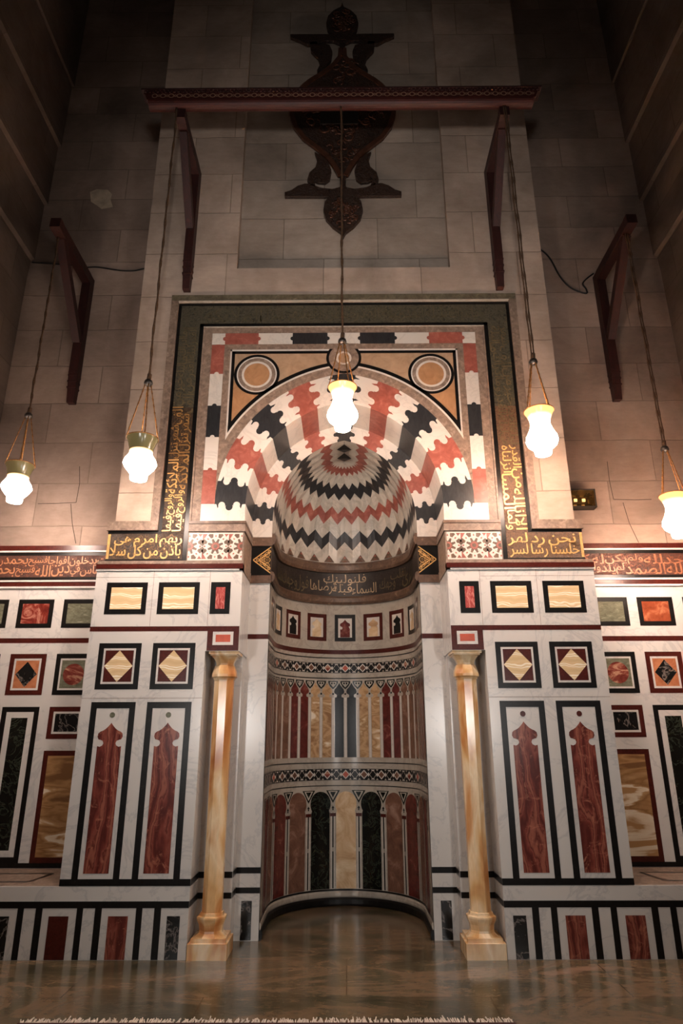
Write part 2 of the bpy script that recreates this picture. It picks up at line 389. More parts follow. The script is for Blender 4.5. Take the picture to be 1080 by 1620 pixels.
def flow(mb, words, length, h, stretch, fn, mat, bold=.010, gap=.06, start=0.):
    # words set one after another from the right end of a line; fn(u from the left end, v) gives the point
    for wd_ in words: glyphs(wd_, bold)
    nat = [h*_sz[q][0]/max(_sz[q][1], .3)*min(1, max(_sz[q][1]/.75, .55)) for q in words]
    k = (length-gap*h*(len(words)-1))/sum(nat); x = length
    for wd_, W in zip(words, nat):
        W *= k; hh = h*min(1, max(_sz[wd_][1]/.75, .55))
        letter(mb, wd_, W, hh, lambda a, c_, x=x, W=W: fn(x-W+a, c_), mat(x) if callable(mat) else mat, bold)
        x -= W+gap*h
def scrolls(mb, x0, x1, z0, z1, mat, y=0, d=.0035, n=None, seed=1):
    # fine curling stems carved between the letters
    rn = random.Random(seed); n = n or int((x1-x0)*(z1-z0)*900)
    for i in range(n):
        r = rn.uniform(.012, .026); cx, cz = rn.uniform(x0+r, x1-r), rn.uniform(z0+r, z1-r); a0 = rn.uniform(0, 360); sw = rn.uniform(150, 300); w_ = .0026
        pts = [(cx+r*(1-.45*k/8)*math.cos(R(a0+sw*k/8)), cz+r*(1-.45*k/8)*math.sin(R(a0+sw*k/8))) for k in range(9)]
        for p, q in zip(pts, pts[1:]):
            l = math.hypot(q[0]-p[0], q[1]-p[1]); nx, nz = -(q[1]-p[1])/l*w_, (q[0]-p[0])/l*w_
            mb.poly([(p[0]-nx, p[1]-nz), (q[0]-nx, q[1]-nz), (q[0]+nx, q[1]+nz), (p[0]+nx, p[1]+nz)], mat, y, d)

# ------------------------------------------------------------------ setting: floor and stone walls
f = MB(); f.box(-6, 6, -7.5, 2.2, -.12, 0, m_floor); tag(f.build('floor'), 'dark olive polished marble floor in front of the niche', 'floor', kind='structure')

w = MB()
for s in (-1, 1):
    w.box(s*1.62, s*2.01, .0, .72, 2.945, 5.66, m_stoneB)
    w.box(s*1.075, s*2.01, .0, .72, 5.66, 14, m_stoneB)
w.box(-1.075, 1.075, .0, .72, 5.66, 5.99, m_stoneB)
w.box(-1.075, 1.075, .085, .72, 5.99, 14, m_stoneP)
wc = tag(w.build('wall_center'), 'pale limestone wall above the niche with a sunken vertical panel', 'wall', kind='structure')

Y3 = .72
for s, nm in ((-1, 'left'), (1, 'right')):
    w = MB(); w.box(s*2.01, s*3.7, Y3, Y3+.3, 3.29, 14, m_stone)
    o = tag(w.build('wall_'+nm), 'dim limestone block wall %s of the projecting bay' % ('to the left' if s < 0 else 'to the right'), 'wall', kind='structure')
    if s < 0:
        q = MB(); q.poly([(-3.03, 7.70), (-2.95, 7.74), (-2.82, 7.73), (-2.76, 7.66), (-2.77, 7.58), (-2.73, 7.47), (-2.86, 7.44), (-2.93, 7.50), (-3.0, 7.55)], m_patch, Y3, .004)
        q.build('plaster_patch', o, 'pale irregular plaster repair high on the left stone wall')
    # fine cracks in the stone
    q = MB()
    cr = ([[(-2.705, 4.136), (-2.681, 3.95), (-2.69, 3.744), (-2.90, 3.735), (-3.073, 3.733)], [(-2.742, 3.731), (-2.70, 3.52), (-2.638, 3.315)]] if s < 0 else
          [[(2.68, 4.163), (2.675, 3.95), (2.689, 3.751), (2.9, 3.744), (3.067, 3.749)], [(2.778, 3.717), (2.81, 3.5), (2.872, 3.30)]])
    for c in cr:
        for a, b in zip(c, c[1:]):
            l = math.hypot(b[0]-a[0], b[1]-a[1]); nx, nz = -(b[1]-a[1])/l*.0035, (b[0]-a[0])/l*.0035
            q.poly([(a[0]-nx, a[1]-nz), (b[0]-nx, b[1]-nz), (b[0]+nx, b[1]+nz), (a[0]+nx, a[1]+nz)], m_crack, Y3, .002)
    q.build('stone_crack', o)
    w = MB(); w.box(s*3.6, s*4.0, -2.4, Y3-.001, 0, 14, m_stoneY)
    for i, (dx, z) in enumerate(((.05, 6.70), (.09, 7.5), (.13, 8.4), (.16, 9.4))):
        w.hexa([(s*3.6, -2.3, z-.22), (s*(3.6-dx+.04), -2.3, z), (s*(3.6-dx+.04), Y3, z), (s*3.6, Y3, z-.22)] +
               [(s*3.6, -2.3, z+.02), (s*(3.6-dx), -2.3, z+.02), (s*(3.6-dx), Y3, z+.02), (s*3.6, Y3, z+.02)], m_stoneY)
        w.box(s*(3.6-dx), s*3.6, -2.3, Y3, z+.02, 14, m_stoneY)
    tag(w.build('wall_%s_return' % nm), 'corbelled stone return wall at the far %s edge' % nm, 'wall', kind='structure')

# ------------------------------------------------------------------ marble panelling
def panel(parent, s, y, x0, x1, z0, z1, rings, fill, fname='panel_inlay', d=.002):
    """border ring = part, everything inside it = its sub-parts"""
    a = MB(); w0, m0 = rings[0]; a.ring(s*x0, s*x1, z0, z1, w0, m0, y, d)
    p = a.build('marble_panel', parent)
    ins = w0
    for w1, m1 in rings[1:]:
        MB().ring(s*x0, s*x1, z0, z1, 0, m1, y, d)
        b = MB(); b.ring(s*x0+s*ins, s*x1-s*ins, z0+ins, z1-ins, w1, m1, y, d); b.build('inner_border', p); ins += w1
    X0, X1 = x0+ins, x1-ins
    b = MB(); b.rect(s*X0, s*X1, z0+ins, z1-ins, fill, y, d); b.build(fname, p)
    return p, (X0, X1, z0+ins, z1-ins)

FIN = [(.095, 1.445), (.075, 1.440), (.056, 1.449), (.048, 1.466), (.055, 1.484), (.073, 1.491), (.09, 1.495), (.1, 1.515), (.096, 1.54), (.08, 1.553),
       (.06, 1.561), (.04, 1.574), (.02, 1.594), (.009, 1.607)]
def finial(cx, z0, sx=1, sz=1, zb=0):
    r = [(.095, z0)]+FIN
    pts = [(a, b) for a, b in r]+[(0, 1.62)]+[(-a, b) for a, b in reversed(r)]
    return [(cx+a*sx, zb+(b-zb)*sz) for a, b in pts]

def pier(s):
    side = 'left' if s < 0 else 'right'
    t = thing('marble_pier', (s*1.6, .3, .47), 'tall inlaid white marble pier with two red onyx panels, %s of the niche' % side, 'pier', 'inlaid piers beside the niche')
    b = MB()
    b.box(s*1.15, s*2.12, 0, .719, .47, 2.86, m_white)
    b.box(s*.875, s*1.15, 0, .80, 2.18, 2.86, m_white)
    b.box(s*.885, s*1.15, .29, .80, 0, 2.18, m_white)
    b.build('marble_slab', t)
    b = MB(); b.box(s*.69, s*.885, .475, .82, 0, 2.853, m_white)
    j = b.build('niche_jamb', t)
    # jamb strips and little inlay
    b = MB()
    for z0, z1 in ((.471, .515), (.329, .371)): b.rect(s*.69, s*.885, z0, z1, m_black, .475)
    b.rect(s*.69, s*.885, 2.344, 2.387, m_dred, .475); b.build('jamb_stripe', j)
    b = MB(); b.rect(s*.75, s*.835, .004, .276, m_black2, .475); b.build('jamb_inlay', j, 'small dark purple veined inlay at the foot of the jamb')
    b = MB()
    for z0, z1 in ((.471, .515), (.329, .371)):
        b.rect(s*.887, s*1.148, z0, z1, m_black, .29)
        b.raw([(s*(1.15-.002), .0, z0), (s*(1.15-.002), .29, z0), (s*(1.15-.002), .29, z1), (s*(1.15-.002), .0, z1)], [(0, 1, 2, 3)], m_black)
        b.raw([(s*(.885-.002), .29, z0), (s*(.885-.002), .475, z0), (s*(.885-.002), .475, z1), (s*(.885-.002), .29, z1)], [(0, 1, 2, 3)], m_black)
    b.build('recess_stripe', t)
    # string course on top, red line, black foot line
    b = MB(); b.box(s*.868, s*2.125, -.014, .05, 2.858, 2.872, m_white); b.box(s*.868, s*2.125, -.02, .05, 2.872, 2.915, m_dred); b.box(s*.872, s*2.12, -.012, .05, 2.915, 2.944, m_mould)
    b.box(s*.868, s*.9, -.014, .47, 2.858, 2.944, m_mould)
    b.build('string_course', t)
    b = MB(); b.rect(s*1.14, s*2.12, 2.343, 2.383, m_dred); b.build('red_line', t)
    b = MB(); b.rect(s*1.15, s*2.12, .471, .516, m_black); b.build('foot_line', t)
    b = MB()
    for z in (1.806, 2.80): b.rect(s*1.15, s*2.12, z, z+.003, m_mould, 0, .001)
    for z in (1.806,): pass
    for x in (1.145, 1.625): b.rect(s*x, s*(x+.003), 2.385, 2.858, m_mould, 0, .001)
    b.build('slab_joint', t)
    # block above the column
    p, q = panel(t, s, 0, .878, 1.14, 2.182, 2.383, [(.046, m_dred), (.024, m_white)], m_vermil)
    # upper row
    panel(t, s, 0, 1.672, 2.02, 2.485, 2.757, [(.043, m_black)], m_cream)
    panel(t, s, 0, 1.230, 1.578, 2.485, 2.757, [(.043, m_black)], m_cream)
    panel(t, s, 0, .968, 1.134, 2.485, 2.757, [(.044, m_black)], m_pinkonyx)
    # lozenge row
    for x0 in (1.232, 1.676):
        p, q = panel(t, s, 0, x0, x0+.350, 1.876, 2.246, [(.043, m_black), (.016, m_white)], m_dred)
        cx, cz = (q[0]+q[1])/2, (q[2]+q[3])/2
        b = MB(); b.poly([(s*cx, q[2]), (s*q[1], cz), (s*cx, q[3]), (s*q[0], cz)], m_cream, 0, .003); b.build('lozenge', p, 'cream onyx lozenge set point up')
    # tall panels
    for x0 in (1.232, 1.680):
        b = MB(); x1 = x0+.356
        b.rect(s*x0, s*(x0+.048), .516, 1.778, m_black); b.rect(s*(x1-.048), s*x1, .516, 1.778, m_black); b.rect(s*(x0+.048), s*(x1-.048), 1.73, 1.778, m_black)
        p = b.build('marble_panel', t); cx = (x0+x1)/2
        b = MB(); b.poly(finial(s*cx, .552), m_redonyx); b.build('onyx_inlay', p, 'tall red onyx slab ending in a trefoil finial')
        b = MB(); b.poly(circ(s*cx, 1.678, .022, 16), m_dred if s > 0 else m_gg); b.build('dot_inlay', p)
    return t
for s in (-1, 1): pier(s)

def base_course(s):
    side = 'left' if s < 0 else 'right'
    t = thing('base_course', (s*2.6, .35, 0), 'low striped marble base course with white top ledge, running out from the %s column' % side, 'plinth', 'striped base courses')
    b = MB(); b.box(s*1.15, s*3.6, 0, .719, 0, .468, m_white); b.build('marble_slab', t)
    b = MB(); b.rect(s*1.15, s*3.6, .327, .371, m_black)
    x = 1.351
    while x < 3.5:
        b.rect(s*x, s*(x+.05), 0.002, .327, m_black); b.rect(s*(x+.137), s*(x+.183), 0.002, .327, m_black)
        x += .4335
    b.build('black_stripe', t)
    b = MB(); b.rect(s*1.21, s*1.305, .002, .276, m_black2); b.build('marble_inlay', t, 'narrow black white-veined inlay next to the column')
    for i in range(5):
        x = 1.589+.4335*i
        b = MB(); b.rect(s*x, s*(x+.145), .002, .276, m_redonyx if i in (0,) else m_red if i == 3 else m_redonyx if (i == 1 and s > 0) else m_dred if i == 1 else m_black2)
        b.build('marble_inlay', t)
    z = .4695
    b = MB(); pts = [(2.13, .02), (3.59, .02), (3.59, .71), (2.13, .71)]
    b.raw([(s*x, y, z) for x, y in pts], [(0, 1, 2, 3)] if s > 0 else [(3, 2, 1, 0)], m_mould)
    for a, c in (((2.37, .49), (3.59, .49)), ((2.37, .49), (2.42, .16)), ((2.42, .16), (3.59, .16))):
        d = Vector((c[0]-a[0], c[1]-a[1])).normalized(); n = Vector((-d.y, d.x))*.016
        b.raw([(s*(a[0]-n.x), a[1]-n.y, z+.001), (s*(c[0]-n.x), c[1]-n.y, z+.001), (s*(c[0]+n.x), c[1]+n.y, z+.001), (s*(a[0]+n.x), a[1]+n.y, z+.001)], [(0, 1, 2, 3)] if s > 0 else [(3, 2, 1, 0)], m_black)
    b.build('ledge_top', t, 'brown marble ledge top with a black inlaid outline')
for s in (-1, 1): base_course(s)

TXL = {-1: ('افواجا فسبح بحمد ربك', 'نصر الله والفتح ورايت الناس يدخلون في دين الله'), 1: ('الصمد لم يلد ولم يولد ولم', 'قل هو الله احد الله')}
def dado(s):
    side = 'left' if s < 0 else 'right'
    t = thing('marble_dado', (s*2.85, Y3, .47), 'recessed marble dado with coloured framed panels, on the %s side wall' % side, 'dado', 'side wall dados')
    b = MB(); b.box(s*2.121, s*3.6, Y3, Y3+.1, .47, 3.29, m_white); b.build('marble_slab', t)
    y = Y3
    b = MB(); b.rect(s*2.121, s*3.6, .472, .51, m_black, y); b.build('foot_line', t)
    b = MB(); b.rect(s*2.121, s*3.6, 2.349, 2.394, m_dred, y); b.build('red_line', t)
    b = MB()
    b.box(s*2.121, s*3.6, y-.02, y, 2.866, 2.884, m_white); b.rect(s*2.121, s*3.6, 2.884, 2.93, m_dred, y, .006); b.box(s*2.121, s*3.6, y-.014, y, 2.93, 2.947, m_white)
    b.rect(s*2.121, s*3.6, 2.947, 2.978, m_black, y); b.rect(s*2.121, s*3.6, 3.193, 3.225, m_black, y)
    b.box(s*2.121, s*3.6, y-.014, y, 3.225, 3.242, m_white); b.rect(s*2.121, s*3.6, 3.242, 3.294, m_dred, y, .006)
    b.build('cornice_line', t)
    b = MB(); b.rect(s*2.121, s*3.6, 2.978, 3.193, m_bandrd, y); p = b.build('inscription_band', t, 'russet band carved with gilded Arabic lettering')
    b = MB()
    scrolls(b, min(s*2.13, s*3.58), max(s*2.13, s*3.58), 2.982, 3.19, m_goldcud, y, seed=8+s)
    x0 = -3.58 if s < 0 else 2.15
    A1, A2 = (['والفتح', 'الناس', 'في', 'دين', 'الله', 'فسبح', 'بحمد', 'ربك'], ['ورايت', 'يدخلون', 'افواجا', 'فسبح', 'بحمد', 'ربك', 'انه']) if s < 0 else (['قل', 'هو', 'الله', 'الصمد', 'لم', 'يلد', 'ولم', 'يولد'], ['الله', 'احد', 'لله', 'ولم', 'يكن', 'له', 'كفوا'])
    m = m_goldcu if s < 0 else m_goldcum
    flow(b, A1, 1.44, .115, .95, lambda a, c: (x0+a, y-.0045, 2.983+c), m); flow(b, A2, 1.40, .10, .95, lambda a, c: (x0+a, y-.005, 3.085+c), m)
    b.build('lettering', p)
    c1, c0, c2 = (2.768, 3.105), (2.345, 2.676), (3.20, 3.54)
    panel(t, s, y, *c0, 2.489, 2.761, [(.042, m_black)], m_gg)
    panel(t, s, y, *c1, 2.489, 2.761, [(.042, m_black)], m_red if s < 0 else m_orange_red)
    panel(t, s, y, *c2, 2.489, 2.761, [(.042, m_black)], m_gg)
    p, q = panel(t, s, y, *c0, 1.879, 2.249, [(.043, m_black), (.016, m_white)], m_gg)
    b = MB(); b.poly(circ(s*2.50, 2.062, .096), m_rose, y, .003); b.build('disc', p, 'rose marble disc')
    p, q = panel(t, s, y, *c1, 1.879, 2.249, [(.043, m_dred), (.018, m_white)], m_orange)
    cx, cz = (q[0]+q[1])/2, (q[2]+q[3])/2
    b = MB(); b.poly([(s*cx, q[2]+.01), (s*(q[1]-.008), cz), (s*cx, q[3]-.01), (s*(q[0]+.008), cz)], m_black2, y, .003); b.build('lozenge', p, 'black marble lozenge set point up')
    p, q = panel(t, s, y, *c2, 1.879, 2.249, [(.043, m_black), (.016, m_white)], m_gg)
    panel(t, s, y, *c0, 1.501, 1.776, [(.042, m_dred), (.018, m_white)], m_black2)
    panel(t, s, y, *c0, .51, 1.402, [(.043, m_dred)], m_honey)
    for c in (c1, c2):
        p, q = panel(t, s, y, *c, .51, 1.776, [(.045, m_black), (.05, m_white)], m_green if c is c1 else m_black2)
m_orange_red = mottle('orange_red_marble', [(.3, (106, 46, 28)), (.55, (140, 70, 44)), (.72, (178, 116, 82))], 6, .15, 1.6)
for s in (-1, 1): dado(s)

# ------------------------------------------------------------------ columns
def column(s):
    side = 'left' if s < 0 else 'right'
    cx, cyy = s*1.0, .128
    t = thing('marble_column', (cx, cyy, 0), 'slender octagonal orange alabaster column in the recess, %s of the niche' % side, 'column', 'alabaster columns flanking the niche')
    b = MB(); b.box(cx-.143, cx+.143, -.018, .272, 0, .102, m_alab); b.build('plinth', t)
    b = MB(); b.box(cx-.126, cx+.126, cyy-.126, cyy+.126, .102, .128, m_alab)
    k = 1/math.cos(PI/8)
    b.lathe([(.112*k, .128), (.086*k, .15), (.083*k, .165), (.088*k, .2), (.1*k, .226), (.105*k, .244), (.104*k, .254), (.088*k, .262), (.082*k, .28)], m_alab, 8, (cx, cyy, 0)); b.build('base', t)
    b = MB(); b.lathe([(.073*k, .28), (.071*k, .66), (.073*k, 1.2), (.078*k, 1.955)], m_alab, 8, (cx, cyy, 0)); b.build('shaft', t)
    b = MB(); b.lathe([(.084*k, 1.955), (.086*k, 1.968), (.098*k, 1.98), (.098*k, 2.0), (.09*k, 2.035), (.078*k, 2.068), (.07*k, 2.072), (.07*k, 2.088), (.078*k, 2.11), (.096*k, 2.135), (.106*k, 2.145)], m_alab, 8, (cx, cyy, 0)); b.build('capital', t)
    b = MB(); b.box(cx-.108, cx+.108, cyy-.108, cyy+.108, 2.145, 2.158, m_alab); b.box(cx-.12, cx+.12, cyy-.12, cyy+.12, 2.158, 2.18, m_alab); b.build('abacus', t)
for s in (-1, 1): column(s)

# ------------------------------------------------------------------ niche (apse and half dome)
UM = NR*PI/2+NSTR
nt = thing('mihrab_niche', (0, NYC, 0), 'deep semicircular prayer niche lined with inlaid marble under a zigzag half dome', 'niche')
b = MB(); b.wrect(-UM, UM, 0, 3.34, m_grey, 0); b.build('niche_wall', nt, 'grey marble curved wall of the niche')
b = MB(); b.wbox(0, .074, .022, m_black); b.build('plinth', nt, 'black marble plinth at the foot of the niche')
b = MB(); b.wbox(.074, .124, .012, m_grey); b.build('base_moulding', nt)
b = MB()
for z0, z1, m in ((.127, .142, m_black), (1.05, 1.058, m_black), (1.262, 1.271, m_black), (2.089, 2.099, m_black), (2.299, 2.309, m_black), (2.344, 2.388, m_dred)):
    b = MB(); b.wrect(-UM, UM, z0, z1, m); b.build('inlaid_line', nt)
# lower arcade
PT = NR*R(21.5)
def keyhole(u, a, z0, zs, zc, r, zt, n=16):
    th = math.asin(min(1, (a*.93)/r)); rt_ = []
    for i in range(n+1):
        ang = -PI/2+th+(PI-th)*i/n
        x, z = r*math.cos(ang), zc+r*math.sin(ang)
        if ang > 0: z = zc+(zt-zc)*math.sin(ang)**.9
        rt_.append((max(x, 0), z))
    pts = [(a, z0), (a, zs)]+rt_
    return [(u+x, z) for x, z in pts]+[(u-x, z) for x, z in reversed(pts) if x > 1e-4]
cols2 = {0: m_cream, 1: m_green, 2: None, 3: m_dred, 4: None, 5: m_dred}
m_pinkbr = mottle('pinkish_brown_marble', [(.3, (84, 58, 46)), (.55, (116, 82, 66)), (.75, (160, 128, 112))], 6, .22, 1)
m_palecream = mottle('pale_honey_onyx', [(.3, (168, 128, 92)), (.46, (206, 174, 136)), (.62, (224, 202, 168)), (.76, (240, 226, 204))], 3.2, .15, 1.5)
m_palecream2 = mottle('banded_honey_onyx', [(.36, (150, 112, 78)), (.46, (198, 162, 122)), (.53, (164, 126, 88)), (.6, (208, 178, 140)), (.66, (236, 224, 204))], 3.2, .15, .7, aniso=(1.2, 1.2, 2.6), rrough=.5)
m_dred2 = mottle('deep_red_marble', [(.3, (70, 26, 22)), (.58, (100, 42, 36)), (.72, (142, 88, 76))], 9, .22, 1)
cols2 = [m_palecream, m_green, m_pinkbr, m_dred2, m_pinkbr, m_dred2]
for k in range(-5, 6):
    u = k*PT
    b = MB(); b.wrap(keyhole(u, .096, .145, .80, .885, .106, 1.0), cols2[abs(k)], .002)
    b.build('arched_panel', nt, 'keyhole arched panel of %s' % ('pale honey onyx', 'dark green marble', 'pinkish brown marble', 'deep red marble', 'pinkish brown marble', 'deep red marble')[abs(k)])
b = MB()
for k in range(-6, 6):
    u = (k+.5)*PT
    for z0, z1 in ((.15, .465), (.5, .80)): b.wrect(u-.006, u+.006, z0, z1, m_black, .003)
    for e in (-1, 1): b.wrect(u+e*.014-.004, u+e*.014+.004, .145, .81, m_whitew, .003)
    b.wrap([(u-.07, 1.012), (u, .895), (u+.07, 1.012)], m_green, .003); b.wrap([(u-.05, 1.005), (u, .92), (u+.05, 1.005)], m_grey, .0035); b.wrap([(u-.03, .998), (u, .945), (u+.03, .998)], m_green, .004)
    b.wrect(u-.03, u+.03, .775, .805, m_dred, .0035)
    b.wrap([(u, .872), (u-.014, .85), (u-.005, .846), (u-.008, .83), (u+.008, .83), (u+.005, .846), (u+.014, .85)], m_black, .0035)
b.build('arcade_tracery', nt)
# upper arcade
P1 = PT/2
c1 = [m_bluebl, m_palecream2, m_palecream2, m_dred2, m_dred2, m_pinkbr, m_pinkbr, m_pinkbr, m_pinkbr, m_dred2, m_dred2, m_dred2]
n1 = ['blue black marble', 'honey onyx', 'honey onyx', 'deep red marble', 'deep red marble']+['pinkish brown marble']*4+['deep red marble']*3
def ogee(u):
    r = [(.046, 1.318), (.046, 1.90), (.026, 1.905), (.024, 1.925), (.034, 1.935), (.05, 1.942), (.054, 1.962), (.046, 1.985), (.028, 2.005), (.01, 2.03)]
    return [(u+a, z) for a, z in r]+[(u, 2.05)]+[(u-a, z) for a, z in reversed(r)]
for k in range(-12, 12):
    j = k if k >= 0 else -k-1
    if (j+.5)*P1 > UM-.03: continue
    b = MB(); b.wrap(ogee((k+.5)*P1), c1[j], .002); b.build('slim_panel', nt, 'slim ogee topped panel of %s' % n1[j])
b = MB()
for k in range(-12, 13):
    u = k*P1
    if abs(u) > UM-.06: continue
    b.wrap([(u-.052, 2.068), (u-.05, 2.045), (u-.03, 2.01), (u, 1.985), (u+.03, 2.01), (u+.05, 2.045), (u+.052, 2.068)], m_green, .003)
    b.wrap([(u-.036, 2.058), (u-.034, 2.04), (u, 2.003), (u+.034, 2.04), (u+.036, 2.058)], m_grey, .0035)
    for e in (-1, 1): b.wrap(circ(u+e*.014, 2.043, .010, 8), m_green, .004)
    b.wrap(circ(u, 1.937, .011, 8), m_black, .003)
    b.wrect(u-.012, u+.012, 1.318, 1.9, m_whitew, .003)
b.build('arcade_tracery', nt)
# mosaic bands
def mosaic(z0, z1):
    b = MB(); b.wrect(-UM, UM, z0, z1, m_black, .002); h = z1-z0; zc = (z0+z1)/2; pitch = NR*R(15.6); n = int(UM/pitch*2)
    for i in range(-n, n+1):
        u = i*pitch/2
        if abs(u) > UM-.05: continue
        if i % 2 == 0:
            r = .044; c = [m_vermil, m_pinkbr, m_pinkbr, m_rose, m_pinkbr][(i//2*7) % 5]
            b.wrap([(u, zc-r), (u+r, zc), (u, zc+r), (u-r, zc)], m_whitew, .003); b.wrap([(u, zc-r*.72), (u+r*.72, zc), (u, zc+r*.72), (u-r*.72, zc)], c, .004)
        else:
            b.wrap([(u, zc-.046), (u+.04, zc), (u, zc+.046), (u-.04, zc)], m_grey, .0028); b.wrap([(u, zc-.038), (u+.033, zc), (u, zc+.038), (u-.033, zc)], m_black, .0032)
            b.wrect(u-.02, u+.02, zc-.02, zc+.02, m_black, .0036)
            for e in (-1, 1):
                b.wrap([(u-.022, zc+e*h*.42), (u+.022, zc+e*h*.42), (u, zc+e*h*.27)], m_whitew, .003)
        for e in (-1, 1):
            b.wrap([(u+pitch/4-.012, zc), (u+pitch/4, zc+e*.022), (u+pitch/4+.012, zc)], m_whitew, .003)
            b.wrap([(u+pitch/4-.014, zc+e*h*.46), (u+pitch/4+.014, zc+e*h*.46), (u+pitch/4, zc+e*h*.3)], m_grey, .003)
    b.build('mosaic_band', nt, 'black and white geometric mosaic band with coloured lozenges')
mosaic(1.104, 1.211); mosaic(2.148, 2.25)
# small framed panels
for k in range(-4, 5):
    u = k*NR*R(26.2); a = .112
    fr = [m_black, m_dred, m_dred, m_black, m_dred][abs(k)]; fill = m_whitew
    b = MB()
    for q in (rect(u-a, u+a, 2.479, 2.52), rect(u-a, u+a, 2.725, 2.766), rect(u-a, u-a+.038, 2.52, 2.725), rect(u+a-.038, u+a, 2.52, 2.725)): b.wrap(q, fr, .002)
    p = b.build('small_panel', nt)
    b = MB(); b.wrect(u-a+.038, u+a-.038, 2.52, 2.725, fill, .002); b.build('panel_field', p)
    b = MB(); b.wrap([(u+(x)*.55, 2.522+(z-1.30)*.60) for x, z in finial(0, 1.30)], [m_dred2, m_palecream, m_black, m_palecream, m_black][abs(k)], .003); b.build('trefoil_inlay', p)
# mouldings and inscription
b = MB(); b.wbox(2.872, 2.963, .035, m_brown); b.build('lower_moulding', nt)
b = MB(); b.wbox(3.225, 3.333, .035, m_brown); b.build('upper_moulding', nt)
b = MB(); b.wrect(-UM, UM, 2.96, 3.23, m_bandnc, .002); ib = b.build('inscription_band', nt, 'dark band with worn pale Arabic lettering')
b = MB()
for txt, u0, u1, z0, h, m in (('السماء', .08, .36, 2.985, .12, m_goldnc), ('فلنولينك', -.24, .24, 3.085, .125, m_goldnc), ('قبلة', -.14, .08, 2.985, .12, m_goldnc), ('ترضاها', -.40, -.10, 2.985, .15, m_goldnc), ('وجهك', .40, .62, 2.985, .15, m_golddull), ('تقلب', .55, .82, 3.07, .13, m_golddull),
                             ('فول', -.60, -.42, 2.985, .18, m_golddull), ('وجهك', -.86, -.58, 2.985, .18, m_golddull), ('نرى', .74, 1.0, 2.985, .16, m_golddull), ('شطر', -1.05, -.86, 2.985, .18, m_golddull)):
    letter(b, txt, u1-u0, h, lambda a, c, u0=u0, z0=z0: nichemap(u0+a, z0+c, .006), m, .002)
b.build('lettering', ib)

# half dome
RI, CI, Z0 = .854, .169, 3.46             # inner rim (pointed)
RO, CO = 1.014, .139                      # soffit between the two orders
RX, CX = 1.321, .17                       # outer edge of the outer order
def hw(z): return NR if z < Z0 else math.sqrt(max(RI*RI-(z-Z0)**2, 0))-CI
def tri(s): return 1-4*abs(s-round(s))
def domeP(s, z):
    w_ = hw(z); fl = .007*tri(s)*min(1, w_/.4)*min(1, (z-3.30)/.15)
    r = max(w_-.007+fl, 0.001)
    if abs(s) <= 6: a = R(15)*s; return (r*math.sin(a), NYC+r*math.cos(a), z)
    e = min((abs(s)-6)*.1575, NSTR); return (math.copysign(r, s), NYC-e, z)
ZT = Z0+math.sqrt(RI*RI-CI*CI)
bands = [(3.333, 0), (3.531, .05), (3.655, .045), (3.812, .046), (3.914, .038), (4.037, .032), (4.128, .026), (4.215, .014), (4.256, .008), (ZT-.0005, 0)]
bm_ = [m_grey, m_vblk, m_grey, m_vred, m_grey, m_vblk, m_grey, m_vred, m_grey]
m_domew = vein('dome_grey_marble', (196, 187, 174), (168, 160, 148), 4, .01, .35, .08)
bn = ['lower white', 'lower black', 'second white', 'lower red', 'third white', 'upper black', 'fourth white', 'upper red', 'crown white']
dm = MB(); dm.box(-.03, .03, NYC-.2, NYC+.2, ZT-.01, ZT+.03, m_grey)
dome = tag(MB().raw([], [], m_grey).build('half_dome', nt) if False else thing('half_dome', (0, NYC, 3.333), None, None))
dome.parent = nt; dome.matrix_parent_inverse = Matrix.Translation(-Vector(nt.location))
for i in range(9):
    b = MB(); (za, aa), (zb, ab) = bands[i], bands[i+1]; mat = m_domew if i % 2 == 0 else bm_[i]
    S = [k/4 for k in range(-36, 37)]; nz = 6 if i == 8 else 4; vs = []; fs = []
    for s_ in S:
        for j in range(nz+1):
            z = za+aa*tri(s_); z2 = zb+ab*tri(s_); t_ = j/nz
            if i == 8: t_ = 1-(1-t_)**2
            vs.append(domeP(s_, z+(z2-z)*t_))
    n = nz+1
    for a in range(len(S)-1):
        for j in range(nz): fs.append((a*n+j, a*n+n+j, a*n+n+j+1, a*n+j+1))
    b.raw(vs, fs, mat); o = b.build('zigzag_band', dome, '%s zigzag course of the half dome' % bn[i])
b = MB()
for k in range(-8, 9):
    for q, m in (([(-.34, 3.342), (.34, 3.342), (0, 3.425)], m_brown), ([(-.17, 3.345), (0.17, 3.345), (0, 3.372)], m_pinkbr), ([(-.1, 3.388), (.1, 3.388), (0, 3.412)], m_vred)):
        vs = []
        for a, z in q: x, y, zz = domeP(k+a, z); vs.append((x, y, zz))
        c = Vector((0, min(y, NYC) if abs(k) > 6 else NYC, 0))
        vs = [(x-.012*(1 if m is m_brown else 1.3)*(x)/NR, y-.012*(1 if m is m_brown else 1.3)*((y-NYC)/NR if y > NYC else 0), z) for x, y, z in vs]
        b.raw(vs, [(0, 1, 2)], m)
b.build('triangle_border', dome, 'row of small brown triangles along the foot of the dome')
b = MB()
for yc_, h in ((.60, .10), (.82, .11)):
    for k_, m in ((1, m_black), (.55, m_brown)):
        zz = ZT-.03-(.003 if k_ < 1 else 0)
        b.raw([(-.075*k_, yc_, zz-.014*k_), (0, yc_-h*k_, zz), (.075*k_, yc_, zz-.014*k_), (0, yc_+h*k_, zz)], [(0, 1, 2, 3)], m)
b.build('crown_lozenge', dome, 'two small dark lozenges at the crown of the dome')

